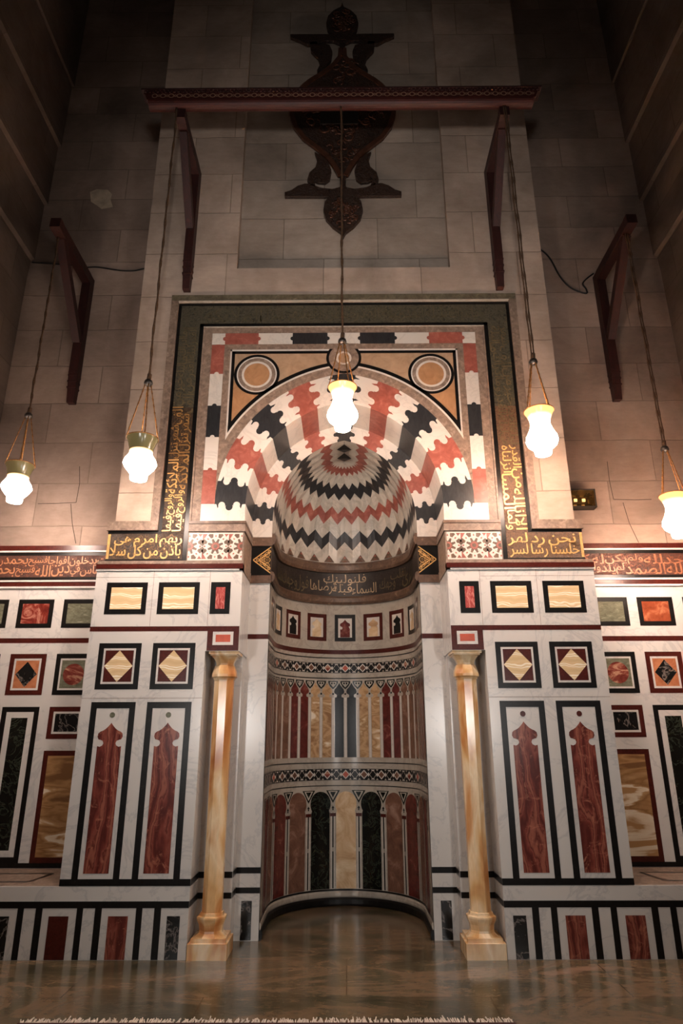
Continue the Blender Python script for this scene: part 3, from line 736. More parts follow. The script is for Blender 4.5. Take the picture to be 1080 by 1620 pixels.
# ------------------------------------------------------------------ arches
def arch_pt(f_, t_, r0, c0, r1, c1_):
    a0 = f_*math.acos(c0/r0); a1 = f_*math.acos(c1_/r1)
    x0, z0 = -c0+r0*math.cos(a0), Z0+r0*math.sin(a0); x1, z1 = -c1_+r1*math.cos(a1), Z0+r1*math.sin(a1)
    return (x0+(x1-x0)*t_, z0+(z1-z0)*t_)
def arc(cx, cz, r, a0, a1, n=9): return [(cx+r*math.cos(R(a0+(a1-a0)*i/n)), cz+r*math.sin(R(a0+(a1-a0)*i/n))) for i in range(n+1)]
JOG = [(0, 0), (.020, 0), (.034, .040)]+arc(.074, .012, .034, 160, 380)+arc(.148, .028, .036, 210, -30)+arc(.222, .008, .034, 165, 385)+[(.264, .052), (.278, .004), (.31, 0)]
JIN = [(0, 0), (.035, 0)]+arc(.080, .000, .036, 165, 372)+arc(.160, .020, .038, 205, -25)+arc(.236, .002, .034, 165, 360)+[(.275, 0), (.31, 0)]
NV = 8.5
def boundary(k, jog, args, L, flip):
    jj = [(.31-a, -n) for a, n in reversed(jog)] if flip else jog
    wid = Vector(arch_pt(k/NV, 0, *args)) - Vector(arch_pt(k/NV, 1, *args)); sc_ = wid.length/.31
    return [arch_pt((k+n*sc_/L)/NV, a/.31, *args) for a, n in jj]
NAMES = ['black', 'white', 'red', 'white', 'black', 'white', 'red', 'white', 'black']
VM = {'black': m_vblk, 'white': m_whitew, 'red': m_vred}
def order(parent, args, jog, L, y0, y1):
    for k in range(9):
        for s in ((1, -1) if k < 8 else (1,)):
            c = NAMES[k]
            lo = boundary(k, jog, args, L, (k % 2 == 0))
            if k < 8:
                hi = boundary(k+1, jog, args, L, (k % 2 == 1))
                ext = [arch_pt((k+i/4)/NV, 1, *args) for i in (1, 2, 3)]; itr = [arch_pt((k+i/4)/NV, 0, *args) for i in (3, 2, 1)]
                p = lo+ext+hi[::-1]+itr
            else:
                ext = [arch_pt((8+i/6)/NV, 1, *args) for i in (1, 2, 3)]; itr = [arch_pt((8+i/6)/NV, 0, *args) for i in (3, 2, 1)]
                p = lo+ext+[(-x, z) for x, z in ext[-2::-1]]+[(-x, z) for x, z in lo[::-1]]+[(-x, z) for x, z in itr[::-1]]+itr[1:]
            q = []
            for pt in p:
                if not q or (abs(pt[0]-q[-1][0])+abs(pt[1]-q[-1][1])) > 1e-5: q.append(pt)
            b = MB(); b.prism([(s*x, z) for x, z in q], y0, y1, VM[c]); b.build('voussoir', parent, c+' joggled arch stone')
ARGO = (RO, CO, RX, CX); ARGI = (RI, CI, RO, CO)
LO_, LI_ = .190, .148
oa = thing('outer_arch', (0, .2, Z0), 'broad pointed arch of interlocking black, white and red marble stones, flush with the bay front', 'arch')
order(oa, ARGO, JOG, LO_, -.004, .476)
ia = thing('inner_arch', (0, .5, Z0), 'narrower recessed arch of joggled stones framing the half dome', 'arch')
order(ia, ARGI, JIN, LI_, .474, .50)
for s in (-1, 1):
    lo = boundary(0, JOG, ARGO, LO_, True)
    b = MB(); b.prism([(s*x, z) for x, z in [(.873, 3.30), (1.268, 3.30), (1.268, 3.462), (1.153, 3.462)]+lo[::-1]], -.004, .476, m_whitew); b.build('springing_stone', oa, 'white stone at the foot of the outer arch')
    lo = boundary(0, JIN, ARGI, LI_, True)
    b = MB(); b.prism([(s*x, z) for x, z in [(.685, 3.292), (.875, 3.292)]+lo[::-1]], .474, .55, m_whitew); b.build('springing_stone', ia, 'white stone at the foot of the inner arch')

# ------------------------------------------------------------------ imposts with star mosaics
def star(b, cx, cz, r, lim, y):
    def P(p, m, d):
        q = clip([(cx+a, cz+c) for a, c in p], *lim)
        if len(q) > 2: b.poly(q, m, y, d)
    oct_ = [(r*.60*math.cos(PI/8+i*PI/4), r*.60*math.sin(PI/8+i*PI/4)) for i in range(8)]
    for i in range(8):
        a = i*PI/4; m = m_brown if i % 2 else m_vred
        pol = lambda rr_, aa: (rr_*math.cos(aa), rr_*math.sin(aa))
        P([pol(r*.70, a+PI/8-.13), pol(r*1.02, a+PI/8-.2), pol(r*1.12, a+PI/8), pol(r*1.02, a+PI/8+.2), pol(r*.70, a+PI/8+.13)], m_brown, .003)
    P(oct_, m_brown, .003)
    for i in range(8):
        a = i*PI/4
        P([pol(r*.56, a-.26), pol(r*.56, a+.26), pol(r*.30, a)], m_whitew, .004)
        P([pol(r*.78, a-.09), pol(r*.9, a), pol(r*.78, a+.09), pol(r*.70, a)], m_vred, .004)
    P([pol(r*.30, PI/8+i*PI/4) for i in range(8)], m_vred, .0045); P([pol(r*.16, i*PI/4) for i in range(8)], m_brown, .005)
def impost(s):
    side = 'left' if s < 0 else 'right'
    t = thing('arch_impost', (s*1.1, .2, 2.945), 'marble impost block with star mosaic panel, %s foot of the arches' % side, 'impost', 'imposts under the arches')
    b = MB(); b.box(s*.873, s*1.36, -.001, .52, 2.944, 3.30, m_mould); b.build('impost_block', t)
    b = MB(); b.box(s*.862, s*1.36, -.016, .475, 3.205, 3.225, m_mould); b.box(s*.866, s*1.36, -.01, .475, 3.225, 3.275, m_mould); b.box(s*.862, s*1.36, -.018, .475, 3.275, 3.30, m_brown); b.build('upper_moulding', t)
    x0, x1, z0, z1 = .885, 1.352, 2.948, 3.196
    lim = (min(s*x0, s*x1), max(s*x0, s*x1), z0+.012, z1-.012); cx, cz = s*(x0+x1)/2, (z0+z1)/2
    b = MB(); b.rect(s*x0, s*x1, z0, z1, m_whitew, -.001, .002)
    star(b, cx, cz, .118, lim, -.001)
    for e in (-1, 1): star(b, cx+e*.226, cz, .118, lim, -.001)
    for e in (-1, 1):
        u = cx+e*.113
        for g in (-1, 1):
            q = clip([(u-.028, cz+g*.03), (u+.028, cz+g*.03), (u, cz)], *lim); b.poly(q, m_brown, -.001, .0055)
            q = clip([(u-.04, cz+g*.112), (u, cz+g*.05), (u+.04, cz+g*.112)], *lim); b.poly(q, m_vred, -.001, .0045)
            q = clip([(u-.03, cz+g*.075), (u, cz+g*.05), (u, cz+g*.112)], *lim); b.poly(q, m_whitew, -.001, .0055)
    b.build('star_mosaic', t, 'eight pointed star mosaic in red, brown and white')
    # recessed part over the jamb
    b = MB(); b.box(s*.685, s*.88, .475, .75, 2.853, 3.295, m_brown); b.build('jamb_block', t)
    for z0_, z1_ in ((2.853, 2.925), (3.208, 3.292)):
        b = MB(); b.box(s*.68, s*.875, .455, .48, z0_, z1_, m_brown); b.build('jamb_moulding', t)
    b = MB(); b.rect(s*.69, s*.873, 2.927, 3.206, m_black, .475); g = b.build('jamb_band', t, 'black marble band carrying a half medallion')
    b = MB(); zc = 3.075
    def inside(x, z): return abs(z-zc) < .118*(1-(x-.69)/.165)
    rn = random.Random(5)
    for ci, (ox, oz, r) in enumerate([(.722, .0, .028), (.722, .052, .024), (.722, -.052, .024), (.77, .022, .022), (.77, -.022, .022), (.81, 0, .018), (.706, .085, .014), (.706, -.085, .014), (.745, .045, .014), (.745, -.045, .014)]):
        b.annulus(s*ox, zc+oz, r-.0048, r, m_gold, .475, .004, 18); b.annulus(s*ox, zc+oz, r*.42-.003, r*.42, m_gold, .475, .0042, 10)
    for sg in (-1, 1):
        a, c = (.69, zc+sg*.125), (.855, zc); n_ = .006
        b.poly([(s*a[0], a[1]-n_), (s*c[0], c[1]-n_), (s*c[0], c[1]+n_), (s*a[0], a[1]+n_)], m_gold, .475, .0045)
        a, c = (.69, zc+sg*.08), (.80, zc)
        b.poly([(s*a[0], a[1]-.005), (s*c[0], c[1]-.005), (s*c[0], c[1]+.005), (s*a[0], a[1]+.005)], m_gold, .475, .005)
    b.build('gilt_arabesque', g)
for s in (-1, 1): impost(s)

# ------------------------------------------------------------------ inscription frame, block border and spandrels
ft = thing('inscription_frame', (0, 0, 2.94), 'broad dark carved inscription frame with gilded Arabic lettering round three sides of the arch', 'frame')
def poly_mirror(b, pts, m, y=0, d=.002):
    for s in (-1, 1): b.poly([(s*x, z) for x, z in pts], m, y, d)
b = MB()
for s in (-1, 1): b.box(s*1.148, s*1.70, .001, .3, 2.944, 5.66, m_mould)
b.box(-1.15, 1.15, .001, .3, 4.9, 5.66, m_mould); b.build('backing_slab', ft)
b = MB(); TOP = 5.655
for s in (-1, 1):
    b.box(s*1.645, s*1.697, -.022, .02, 3.235, TOP-.065, m_mould); b.box(s*1.625, s*1.645, -.03, .02, 3.215, TOP-.07, m_mould)
    b.box(s*1.697, s*2.07, -.022, .0, 3.235, 3.30, m_mould); b.box(s*1.645, s*2.07, -.029, .0, 3.215, 3.235, m_mould)
b.box(-1.697, 1.697, -.022, .02, TOP-.065, TOP, m_mouldg); b.box(-1.625, 1.625, -.029, .02, TOP-.078, TOP-.07, m_grey)
b.build('outer_moulding', ft)
b = MB()
for s in (-1, 1):
    b.rect(s*1.595, s*1.625, 3.19, 5.57, m_black); b.rect(s*1.362, s*1.402, 2.945, 5.33, m_black)
    b.rect(s*1.595, s*2.062, 3.19, 3.215, m_black, 0, .003); b.rect(s*1.362, s*2.062, 2.944, 2.958, m_black, 0, .003)
b.rect(-1.6, 1.6, 5.54, 5.57, m_black); b.rect(-1.40, 1.40, 5.30, 5.335, m_black); b.build('black_fillet', ft)
for s in (-1, 1):
    side = 'left' if s < 0 else 'right'
    b = MB(); mb_ = m_bandbg if s < 0 else m_bandbr; b.rect(s*1.40, s*1.597, 3.19, 4.42, mb_); b.rect(s*1.40, s*2.06, 2.956, 3.192, mb_); b.rect(s*1.40, s*1.597, 4.42, 5.54, m_bandtop)
    p = b.build('inscription_band', ft, '%s inscription band with gilded lettering, turning outward at its foot' % side)
    b = MB()
    if s < 0:
        for txt, x0, x1, z0, h in (('باذن من كل سلا', -2.03, -1.415, 2.962, .125), ('ربهم امر م هى', -2.0, -1.41, 3.066, .12)):
            letter(b, txt, x1-x0, h, lambda a, c, x0=x0, z0=z0: (x0+a, -.0065, z0+c), m_gold, .014)
        b.rect(-2.058, -2.035, 2.965, 3.185, m_gold, 0, .004)
        scrolls(b, -2.03, -1.41, 2.962, 3.188, m_golddim, seed=3); scrolls(b, -1.59, -1.41, 3.2, 4.4, m_golddim, seed=4)
        # the text turns downward: letter tops face outward
        W1 = 'تنزل الملائكة والروح فيها'.split(); W0 = 'القدر خير من الف شهر'.split()
        mf = lambda x: m_gold if x < .72 else m_goldmid if x < 1.25 else m_golddull  # lettering colour gets duller towards the top of the band
        flow(b, ['القدر', 'ليلة', 'القدر', 'من', 'الف', 'شهر', 'تنزل', 'الملائكة', 'والروح', 'فيها'], 2.08, .105, 1.0, lambda a, c: (-1.404-c, -.006, 3.21+a), mf)
        flow(b, ['وما', 'ادراك', 'ما', 'ليلة', 'خير', 'من', 'الف', 'شهر', 'تنزل', 'الملائكة', 'والروح', 'فيها'], 2.08, .10, 1.0, lambda a, c: (-1.495-c, -.0065, 3.21+a), mf)
    else:
        for txt, x0, x1, z0, h in (('خلسنا رشا لسر', 1.42, 2.02, 2.962, .125), ('نحن رد لهر', 1.41, 2.0, 3.066, .12)):
            letter(b, txt, x1-x0, h, lambda a, c, x0=x0, z0=z0: (x0+a, -.0065, z0+c), m_gold, .010)
        b.rect(2.035, 2.058, 2.965, 3.185, m_gold, 0, .004)
        scrolls(b, 1.41, 2.03, 2.962, 3.188, m_golddim, seed=5); scrolls(b, 1.41, 1.59, 3.2, 3.95, m_golddim, seed=6)
        mf = lambda x: m_gold if x > 1.42 else m_golddull  # bright gold on the lower words, duller colour above
        flow(b, ['ولما', 'المسا', 'انزلناه', 'في', 'ليلة', 'القدر', 'وما', 'ادراك', 'ما', 'ليلة'], 2.08, .105, 1.0, lambda a, c: (1.404+c, -.006, 5.29-a), mf)
        flow(b, ['الا', 'انا', 'لله', 'من', 'القدر', 'ليلة', 'القدر', 'خير', 'من', 'الف', 'شهر'], 2.08, .10, 1.0, lambda a, c: (1.495+c, -.0065, 5.29-a), mf)
    b.build('lettering', p)
b = MB(); b.rect(-1.40, 1.40, 5.335, 5.54, m_bandtop); p = b.build('inscription_band', ft, 'top inscription band, weathered and hardly legible'); b = MB()
for txt, x0, x1 in (('وما ادراك ما', .95, 1.36), ('ليلة القدر', .55, .97), ('ليلة القدر', .1, .56), ('خير من الف', -.36, .12), ('شهر تنزل', -.82, -.34), ('الملائكة', -1.36, -.8)):
    letter(b, txt, x1-x0, .18, lambda a, c, x0=x0: (x0+a, -.006, 5.347+c), m_goldfaint, .002)
b.build('lettering', p)
# borders inside
b = MB()
for s in (-1, 1):
    b.box(s*1.345, s*1.362, -.012, .002, 3.30, 5.285, m_mould); b.rect(s*1.27, s*1.345, 3.30, 5.225, m_mould); b.rect(s*1.088, s*1.148, 3.46, 5.04, m_mould)
b.rect(-1.345, 1.345, 5.225, 5.285, m_mould); b.box(-1.362, 1.362, -.012, .002, 5.289, 5.296, m_grey); b.rect(-1.148, 1.148, 5.04, 5.10, m_mould)
b.build('grey_border', ft)
# joggled blocks of the square border
def jblock(x0, x1, z0, z1, m, ends):
    # ends: (left,right,bottom,top) True adds a round lobe outwards
    p = []
    def lobe(a, c, out):
        d = Vector((c[0]-a[0], c[1]-a[1])); n = Vector((d.y, -d.x)).normalized(); mid = Vector(((a[0]+c[0])/2, (a[1]+c[1])/2)); u = d.normalized()
        if not out: return [a]
        q = [a]
        for i in range(9):
            t_ = PI*i/8; v = mid-u*.022*math.cos(t_)+n*(.022*math.sin(t_)); q.append((v.x, v.y))
        return q
    L, R_, B_, T_ = ends
    p += lobe((x0, z0), (x1, z0), B_)+lobe((x1, z0), (x1, z1), R_)+lobe((x1, z1), (x0, z1), T_)+lobe((x0, z1), (x0, z0), L)
    return p
xs = [.157, .494, .824, 1.147]; zs = [3.462, 3.787, 4.113, 4.437, 4.774, 5.093]
cb = [m_vred, m_whitew, m_vblk, m_whitew, m_vred]
for s in (-1, 1):
    for i in range(5):
        b = MB(); p = jblock(1.148, 1.27, zs[i], zs[i+1], cb[i], (0, 0, 0, 0))
        p = jblock(1.148, 1.27, zs[i], zs[i+1], cb[i], (False, False, i in (1, 3) and False, i in (0, 1, 2, 3, 4)))
        b.poly([(s*x, z) for x, z in p], cb[i], 0, .002+.0006*(5-i)); b.build('border_block', ft, '%s joggled block of the square border' % ('red' if i in (0, 4) else 'black' if i == 2 else 'white'))
    for (x0, x1, m, e, nm) in ((.157, .494, m_vblk, (True, True, False, False), 'black'), (.494, .824, m_whitew, (False, False, False, False), 'white'), (.824, 1.147, m_vred, (True, True, False, False), 'red'), (1.147, 1.272, m_whitew, (False, False, False, False), 'white')):
        b = MB(); b.poly([(s*x, z) for x, z in jblock(x0, x1, 5.098, 5.222, m, e)], m, 0, .004 if e[0] else .003); b.build('border_block', ft, nm+' block of the top border')
b = MB(); b.poly(rect(-.157, .157, 5.098, 5.222), m_whitew, 0, .003); b.build('border_block', ft, 'white block at the middle of the top border')

def aline(off, f0=0, f1=1, n=40):
    # curve parallel to the outer arch edge
    r1 = RX+off; c1_ = CX; am = math.acos(c1_/r1)
    return [(-c1_+r1*math.cos(am*(f0+(f1-f0)*i/n)), Z0+r1*math.sin(am*(f0+(f1-f0)*i/n))) for i in range(n+1)]
def band(b, o0, o1, xmax, m, d):
    a, c = aline(o0), aline(o1)
    for i in range(len(a)-1):
        q = clip([a[i], c[i], c[i+1], a[i+1]], -.001, xmax, 0, 9)
        if len(q) > 2: poly_mirror(b, q, m, 0, d)
b = MB(); band(b, -.002, .085, 1.15, m_mould, .003); b.build('arch_band', ft, 'brown grey marble band following the arch')
b = MB(); band(b, .085, .103, 1.09, m_whitew, .0035)
for s in (-1, 1): b.rect(s*1.073, s*1.09, 4.10, 5.04, m_whitew)
b.rect(-1.09, 1.09, 5.022, 5.04, m_whitew); b.build('white_fillet', ft)
b = MB(); band(b, .103, .14, 1.074, m_black, .003)
for s in (-1, 1): b.rect(s*1.043, s*1.073, 4.12, 5.022, m_black)
b.rect(-1.073, 1.073, 4.992, 5.022, m_black); b.build('black_fillet', ft)
for s in (-1, 1):
    side = 'left' if s < 0 else 'right'
    t = thing('arch_spandrel', (s*.8, 0, 4.3), 'tan stone spandrel with a ringed roundel, %s above the arch' % ('left' if s < 0 else 'right'), 'spandrel', 'spandrels above the arch')
    c = [p for p in aline(.139, n=60) if .13 < p[0] < 1.043]
    # vertical edge foot
    zf = Z0+math.sqrt((RX+.139)**2-(1.043+CX)**2)
    b = MB(); pts = [(.13, 4.993), (.13, c[-1][1])]+c[::-1]+[(1.043, zf), (1.043, 4.993)]
    b.poly([(s*x, z) for x, z in pts], m_tan, 0, .0015)
    b.prism([(s*x, z) for x, z in [(.0, 4.899), (.0, 4.78)]+[q for q in aline(.004, n=30) if .02 < q[0] < 1.147][::-1]+[(1.147, 4.899)]], .001, .25, m_tan)
    b.build('spandrel_field', t)
    b = MB(); q = [(1.043, zf), (1.043, 4.72), (.9, 4.60)]+[p for p in c if p[0] > .78][::-1]
    q = [(1.043, zf), (1.043, 4.70), (.80, 4.56)]+[p for p in c if p[0] > .80][::-1]
    b.poly([(s*x, z) for x, z in q], m_tan2, 0, .0018); b.build('orange_field', t)
    b = MB(); b.annulus(s*.826, 4.766, .19, .217, m_black, 0, .003); p = b.build('roundel', t, 'ringed marble roundel')
    b = MB(); b.annulus(s*.826, 4.766, .178, .19, m_whitew, 0, .003); b.annulus(s*.826, 4.766, .122, .143, m_whitew, 0, .003); b.build('white_ring', p)
    b = MB(); b.annulus(s*.826, 4.766, .143, .178, m_mould, 0, .003); b.build('grey_ring', p)
    b = MB(); b.poly(circ(s*.826, 4.766, .122), m_tan2, 0, .003); b.build('roundel_core', p)
b = MB(); b.annulus(0, 4.94, .142, .168, m_black, 0, .0045); p = b.build('crown_roundel', ft, 'small ringed roundel over the crown of the arch')
b = MB(); b.annulus(0, 4.94, .073, .143, m_mould, 0, .005); b.build('grey_ring', p)
b = MB(); b.annulus(0, 4.94, .055, .073, m_whitew, 0, .005); b.build('white_ring', p)
b = MB(); b.poly(circ(0, 4.94, .055), m_tan, 0, .005); b.build('roundel_core', p)
b = MB(); b.rect(-.142, .142, 5.04, 5.10, m_mould, 0, .0052); b.build('grey_patch', p)

# ------------------------------------------------------------------ wooden beam, brackets
bt = thing('wooden_beam', (0, -.78, 7.24), 'long dark red carved wooden beam across the wall, carried by two brackets', 'beam')
YF, YB = -.82, -.70
b = MB()
b.hexa([(-1.875, YF, 7.285), (1.84, YF, 7.285), (1.84, YB, 7.285), (-1.875, YB, 7.285), (-1.90, YF, 7.365), (1.87, YF, 7.365), (1.87, YB, 7.365), (-1.90, YB, 7.365)], m_woodbm)
n = 10; ym, yr = (YF+YB)/2, (YB-YF)/2
prof = [(ym-yr*math.cos(PI*i/n), 7.285-.06*math.sin(PI*i/n)) for i in range(n+1)]
vs = [(x, y, z) for x in (-1.86, 1.82) for y, z in prof]
b.raw(vs, [(i, n+1+i, n+2+i, i+1) for i in range(n)]+[list(range(n+1)), list(range(2*n+1, n, -1))], m_woodbm, False)
b.build('beam_body', bt)
b = MB(); b.box(-1.93, 1.905, YF-.02, YB+.01, 7.388, 7.404, m_wood)
for i in range(96): b.box(-1.90+i*.0395, -1.90+i*.0395+.022, YF-.015, YF+.01, 7.365, 7.388, m_wood)
b.box(-1.91, 1.89, YF+.01, YB, 7.365, 7.388, m_wood); b.build('dentil_cornice', bt)
b = MB()
for i in range(46):
    x = -1.80+i*.0795; b.annulus(x, 7.326, .020, .029, m_woodlt, YF, .003, 8); b.annulus(x+.04, 7.326, .007, .015, m_woodlt, YF, .003, 8)
b.build('painted_band', bt, 'pale painted chain pattern along the beam front')

def bracket(x, yw, ytip, zarm, zbot, zstrut, label, w=.085):
    t = thing('wooden_bracket', (x, yw, zbot), label, 'bracket', 'wooden lamp brackets')
    b = MB(); b.bar((x, yw-.05, zbot+.34), (x, yw-.05, zarm+.05), w, .1, m_wood)
    b.bar((x, yw-.035, zbot), (x, yw-.05, zbot+.34), w*.8, .07, m_wood, (1, 0, 0), w, .1)
    for k in range(3): b.box(x-w*.53, x+w*.53, yw-.10+.005*k, yw, zbot+.30-.07*k, zbot+.318-.07*k, m_wood)
    b.build('post', t)
    b = MB(); b.bar((x, yw-.1, zarm), (x, ytip, zarm), w, .11, m_wood); b.bar((x, ytip, zarm), (x, ytip-.07, zarm+.004), w*1.08, .112, m_wood); b.build('arm', t)
    b = MB(); b.bar((x, yw-.1, zstrut), (x, ytip+.10, zarm-.055), w*.85, .085, m_wood); b.build('strut', t)
    return t
bracket(-1.555, 0, -.70, 7.165, 5.70, 6.40, 'dark red wooden bracket under the left end of the long beam')
bracket(1.548, 0, -.70, 7.165, 5.70, 6.40, 'dark red wooden bracket under the right end of the long beam')
bracket(-2.87, Y3, -.16, 6.37, 4.84, 5.55, 'dark wooden bracket alone on the left side wall', .095)
bracket(2.865, Y3, -.16, 6.37, 4.84, 5.55, 'dark wooden bracket alone on the right side wall', .095)

# ------------------------------------------------------------------ openwork crest on the wall
ct = thing('openwork_crest', (0, .08, 6.4), 'tall dark carved openwork crest with scrolls, fixed to the wall behind the beam', 'ornament')
def crest_part(name, pts, y0, y1, mirror=True, mat=m_bronze, label=None):
    b = MB(); b.prism(pts, y0, y1, mat); o = b.build(name, ct, label)
    return o
def sym(h): return h+[(-x, z) for x, z in reversed(h) if abs(x) > 1e-3]
med = [(-.05, 6.98), (-.028, 7.083), (-.033, 7.211), (-.092, 7.342), (-.169, 7.474), (-.289, 7.597), (-.446, 7.745), (-.544, 7.905), (-.588, 8.067), (-.60, 8.22), (-.563, 8.374), (-.45, 8.529),
       (-.371, 8.609), (-.228, 8.722), (-.102, 8.852), (-.03, 8.969), (-.022, 9.108), (-.039, 9.262)]
crest_part('medallion', sym(med), .03, .07, label='bulbous carved middle of the crest')
b = MB(); c = sym(med[4:14])
for h in (med[2:17],):
    for s in (-1, 1):
        for a, d in zip(h, h[1:]):
            a3, d3 = Vector((s*a[0]*.96, .028, a[1])), Vector((s*d[0]*.96, .028, d[1])); b.bar(a3, d3, .03, .05, m_bronzer, (0, 1, 0))
b.build('medallion_rim', ct)
b = MB()
def curls(cx, cz, rx, rz, n, seed, rad=(.03, .075)):
    rn = random.Random(seed)
    for i in range(n):
        a = rn.uniform(0, 2*PI); q = math.sqrt(rn.random()); r = rn.uniform(*rad); x, z = cx+rx*q*math.cos(a), cz+rz*q*math.sin(a); a0 = rn.uniform(0, 6.28); sw = rn.uniform(3, 5.5)
        b.tube([(x+r*(1-.6*k/10)*math.cos(a0+sw*k/10), y_, z+r*(1-.6*k/10)*math.sin(a0+sw*k/10)) for k in range(11)], .0085, m_bronzer, 5)
y_ = .026; curls(0, 8.14, .46, .33, 80, 1); curls(0, 7.6, .16, .2, 16, 2); curls(0, 8.75, .15, .18, 14, 3); b.build('carved_scrollwork', ct)
for cz_, rz_, sd in ((6.72, .17, 4), (9.58, .17, 5)):
    b = MB(); y_ = .021; curls(0, cz_, .14, rz_, 44, sd, (.02, .05)); b.build('carved_scrollwork', ct)
b = MB(); b.box(-.25, .17, .008, .03, 7.93, 8.26, m_dark); b.build('hole_plate', ct, 'dark plate standing in for a rectangular hole in the middle of the crest')  # flat dark plate stands in for the dark opening in the medallion
crest_part('finial', sym([(0, 6.395), (-.026, 6.462), (-.107, 6.533), (-.181, 6.635), (-.208, 6.748), (-.191, 6.863), (-.133, 6.952), (-.06, 7.0)]), .025, .068)
crest_part('finial', sym([(0, 9.885), (-.019, 9.811), (-.104, 9.75), (-.169, 9.657), (-.191, 9.538), (-.174, 9.433), (-.112, 9.341), (-.05, 9.26)]), .025, .068)
BL = [(-.03, 6.936), (-.619, 6.939), (-.62, 6.992), (-.551, 7.019), (-.485, 7.076), (-.41, 7.107), (-.335, 7.102), (-.25, 7.053), (-.117, 7.03), (-.02, 7.06)]
BU = [(-.01, 9.352), (-.612, 9.357), (-.611, 9.315), (-.508, 9.262), (-.415, 9.194), (-.305, 9.188), (-.195, 9.251), (-.103, 9.25), (-.02, 9.20)]
LL = [(-.343, 7.085), (-.382, 7.16), (-.362, 7.257), (-.295, 7.333), (-.277, 7.431), (-.309, 7.546), (-.237, 7.501), (-.16, 7.408), (-.124, 7.288), (-.142, 7.169), (-.192, 7.122), (-.268, 7.132), (-.315, 7.16), (-.292, 7.07)]
LU = [(-.379, 9.225), (-.368, 9.087), (-.284, 8.972), (-.256, 8.871), (-.292, 8.77), (-.193, 8.821), (-.13, 8.945), (-.117, 9.071), (-.149, 9.174), (-.213, 9.2), (-.286, 9.175), (-.305, 9.235)]
for s in (-1, 1):
    for nm, q in (('scroll_bar', BL), ('scroll_bar', BU), ('leaf_scroll', LL), ('leaf_scroll', LU)):
        crest_part(nm, [(s*x, z) for x, z in q], .028, .066)
b = MB()
for i in range(4): b.box(-.02+.0, .02, .066, .086, 6.9+i*.75, 6.94+i*.75, m_dark)
b.build('wall_fixing', ct)

# ------------------------------------------------------------------ hanging lamps
PA = [(.050, 0), (.062, .004), (.066, .03), (.060, .05), (.074, .058), (.108, .10), (.127, .135), (.118, .17), (.094, .205), (.088, .225), (.092, .26), (.106, .31), (.120, .345), (.124, .352), (.118, .352), (.1, .31), (.086, .26), (.08, .225)]
PB = [(.050, 0), (.060, .004), (.066, .03), (.062, .045), (.082, .06), (.110, .085), (.124, .12), (.118, .155), (.096, .20), (.080, .245), (.077, .275), (.084, .31), (.098, .345), (.114, .375), (.118, .382), (.112, .382), (.094, .345), (.08, .31), (.072, .275)]
def lamp(loc, ztop, prof, mat, caph, rim, label, double=False):
    t = thing('hanging_lamp', loc, label, 'lamp', 'glass mosque lamps')
    b = MB(); b.lathe(prof, mat, 28, smooth=True, caps=False); b.lathe([(0.001, .002), (.050, 0)], mat, 28, caps=False); b.build('glass_bowl', t, local=True)
    zr = prof[-5][1] if prof is PB else prof[13][1]
    b = MB(); pts = [(rim*math.cos(2*PI*i/28), rim*math.sin(2*PI*i/28), zr) for i in range(29)]; b.tube(pts, .005, m_chain, 6); b.build('rim', t, local=True)
    for i in range(4):
        a = PI/4+i*PI/2-.35; p0 = Vector((rim*math.cos(a), rim*math.sin(a), zr)); p1 = Vector((.022*math.cos(a), .022*math.sin(a), caph))
        b = MB(); b.tube([p0.lerp(p1, k/24) for k in range(25)], .0055, m_chain, 6, 1.1); b.build('chain', t, local=True)
    b = MB(); b.lathe([(.012, caph+.045), (.03, caph+.03), (.036, caph+.008), (.03, caph-.008), (.012, caph-.014)][::-1], m_dark, 12, smooth=True); b.build('cap', t, local=True)
    L = ztop-loc[2]; b = MB()
    N = 60
    for e in ((-1, 1) if double else (0,)):
        b.tube([(e*.010+.0025*math.sin(k*.5), .0025*math.cos(k*.37), caph+.03+(L-caph-.03)*k/N) for k in range(N+1)], (.0075 if double else .010), m_rope, 6, .7)
    b.tube([(0, 0, caph+.03), (.004, 0, caph+.09)], .018, m_rope, 8)
    b.build('rope', t, local=True)
    return t
lamp((-2.885, -.09, 3.455), 6.31, PA, m_glassA, .83, .122, 'glowing glass lamp with olive neck, hung from the bracket on the left wall')
lamp((-1.59, -.77, 3.385), 7.235, PA, m_glassA, .84, .122, 'glowing glass lamp with olive neck, hung from the left end of the long beam')
lamp((-.012, -.77, 3.805), 7.235, PB, m_glassB, .80, .116, 'glowing glass lamp hung in front of the crown of the arch')
lamp((1.553, -.77, 3.58), 7.235, PB, m_glassB, .82, .116, 'glowing glass lamp hung from the right end of the long beam', True)
lamp((2.86, -.09, 3.11), 6.31, PB, m_glassB, .81, .116, 'glowing glass lamp hung from the bracket on the right wall', True)

# ------------------------------------------------------------------ floodlight, cables, rug
t = thing('floodlight', (2.33, Y3, 3.72), 'small black floodlight with two amber lights on the right wall beside the bay', 'floodlight')
b = MB(); x0, x1, z0, z1, yf, yb = 2.19, 2.47, 3.63, 3.82, .60, .70
b.box(x0, x1, yb-.02, yb, z0, z1, m_dark); b.box(x0, x1, yf, yb, z0, z0+.012, m_dark); b.box(x0, x1, yf, yb, z1-.012, z1, m_dark); b.box(x0, x0+.012, yf, yb, z0, z1, m_dark); b.box(x1-.012, x1, yf, yb, z0, z1, m_dark)
b.box(x0+.08, x1-.08, yb, Y3, 3.70, 3.75, m_dark)
b.build('housing', t)
b = MB(); a = [(x0+.012, z0+.012), (x1-.012, z0+.012), (x1-.012, z1-.012), (x0+.012, z1-.012)]; c = [(x0+.06, z0+.06), (x1-.06, z0+.06), (x1-.06, z1-.06), (x0+.06, z1-.06)]
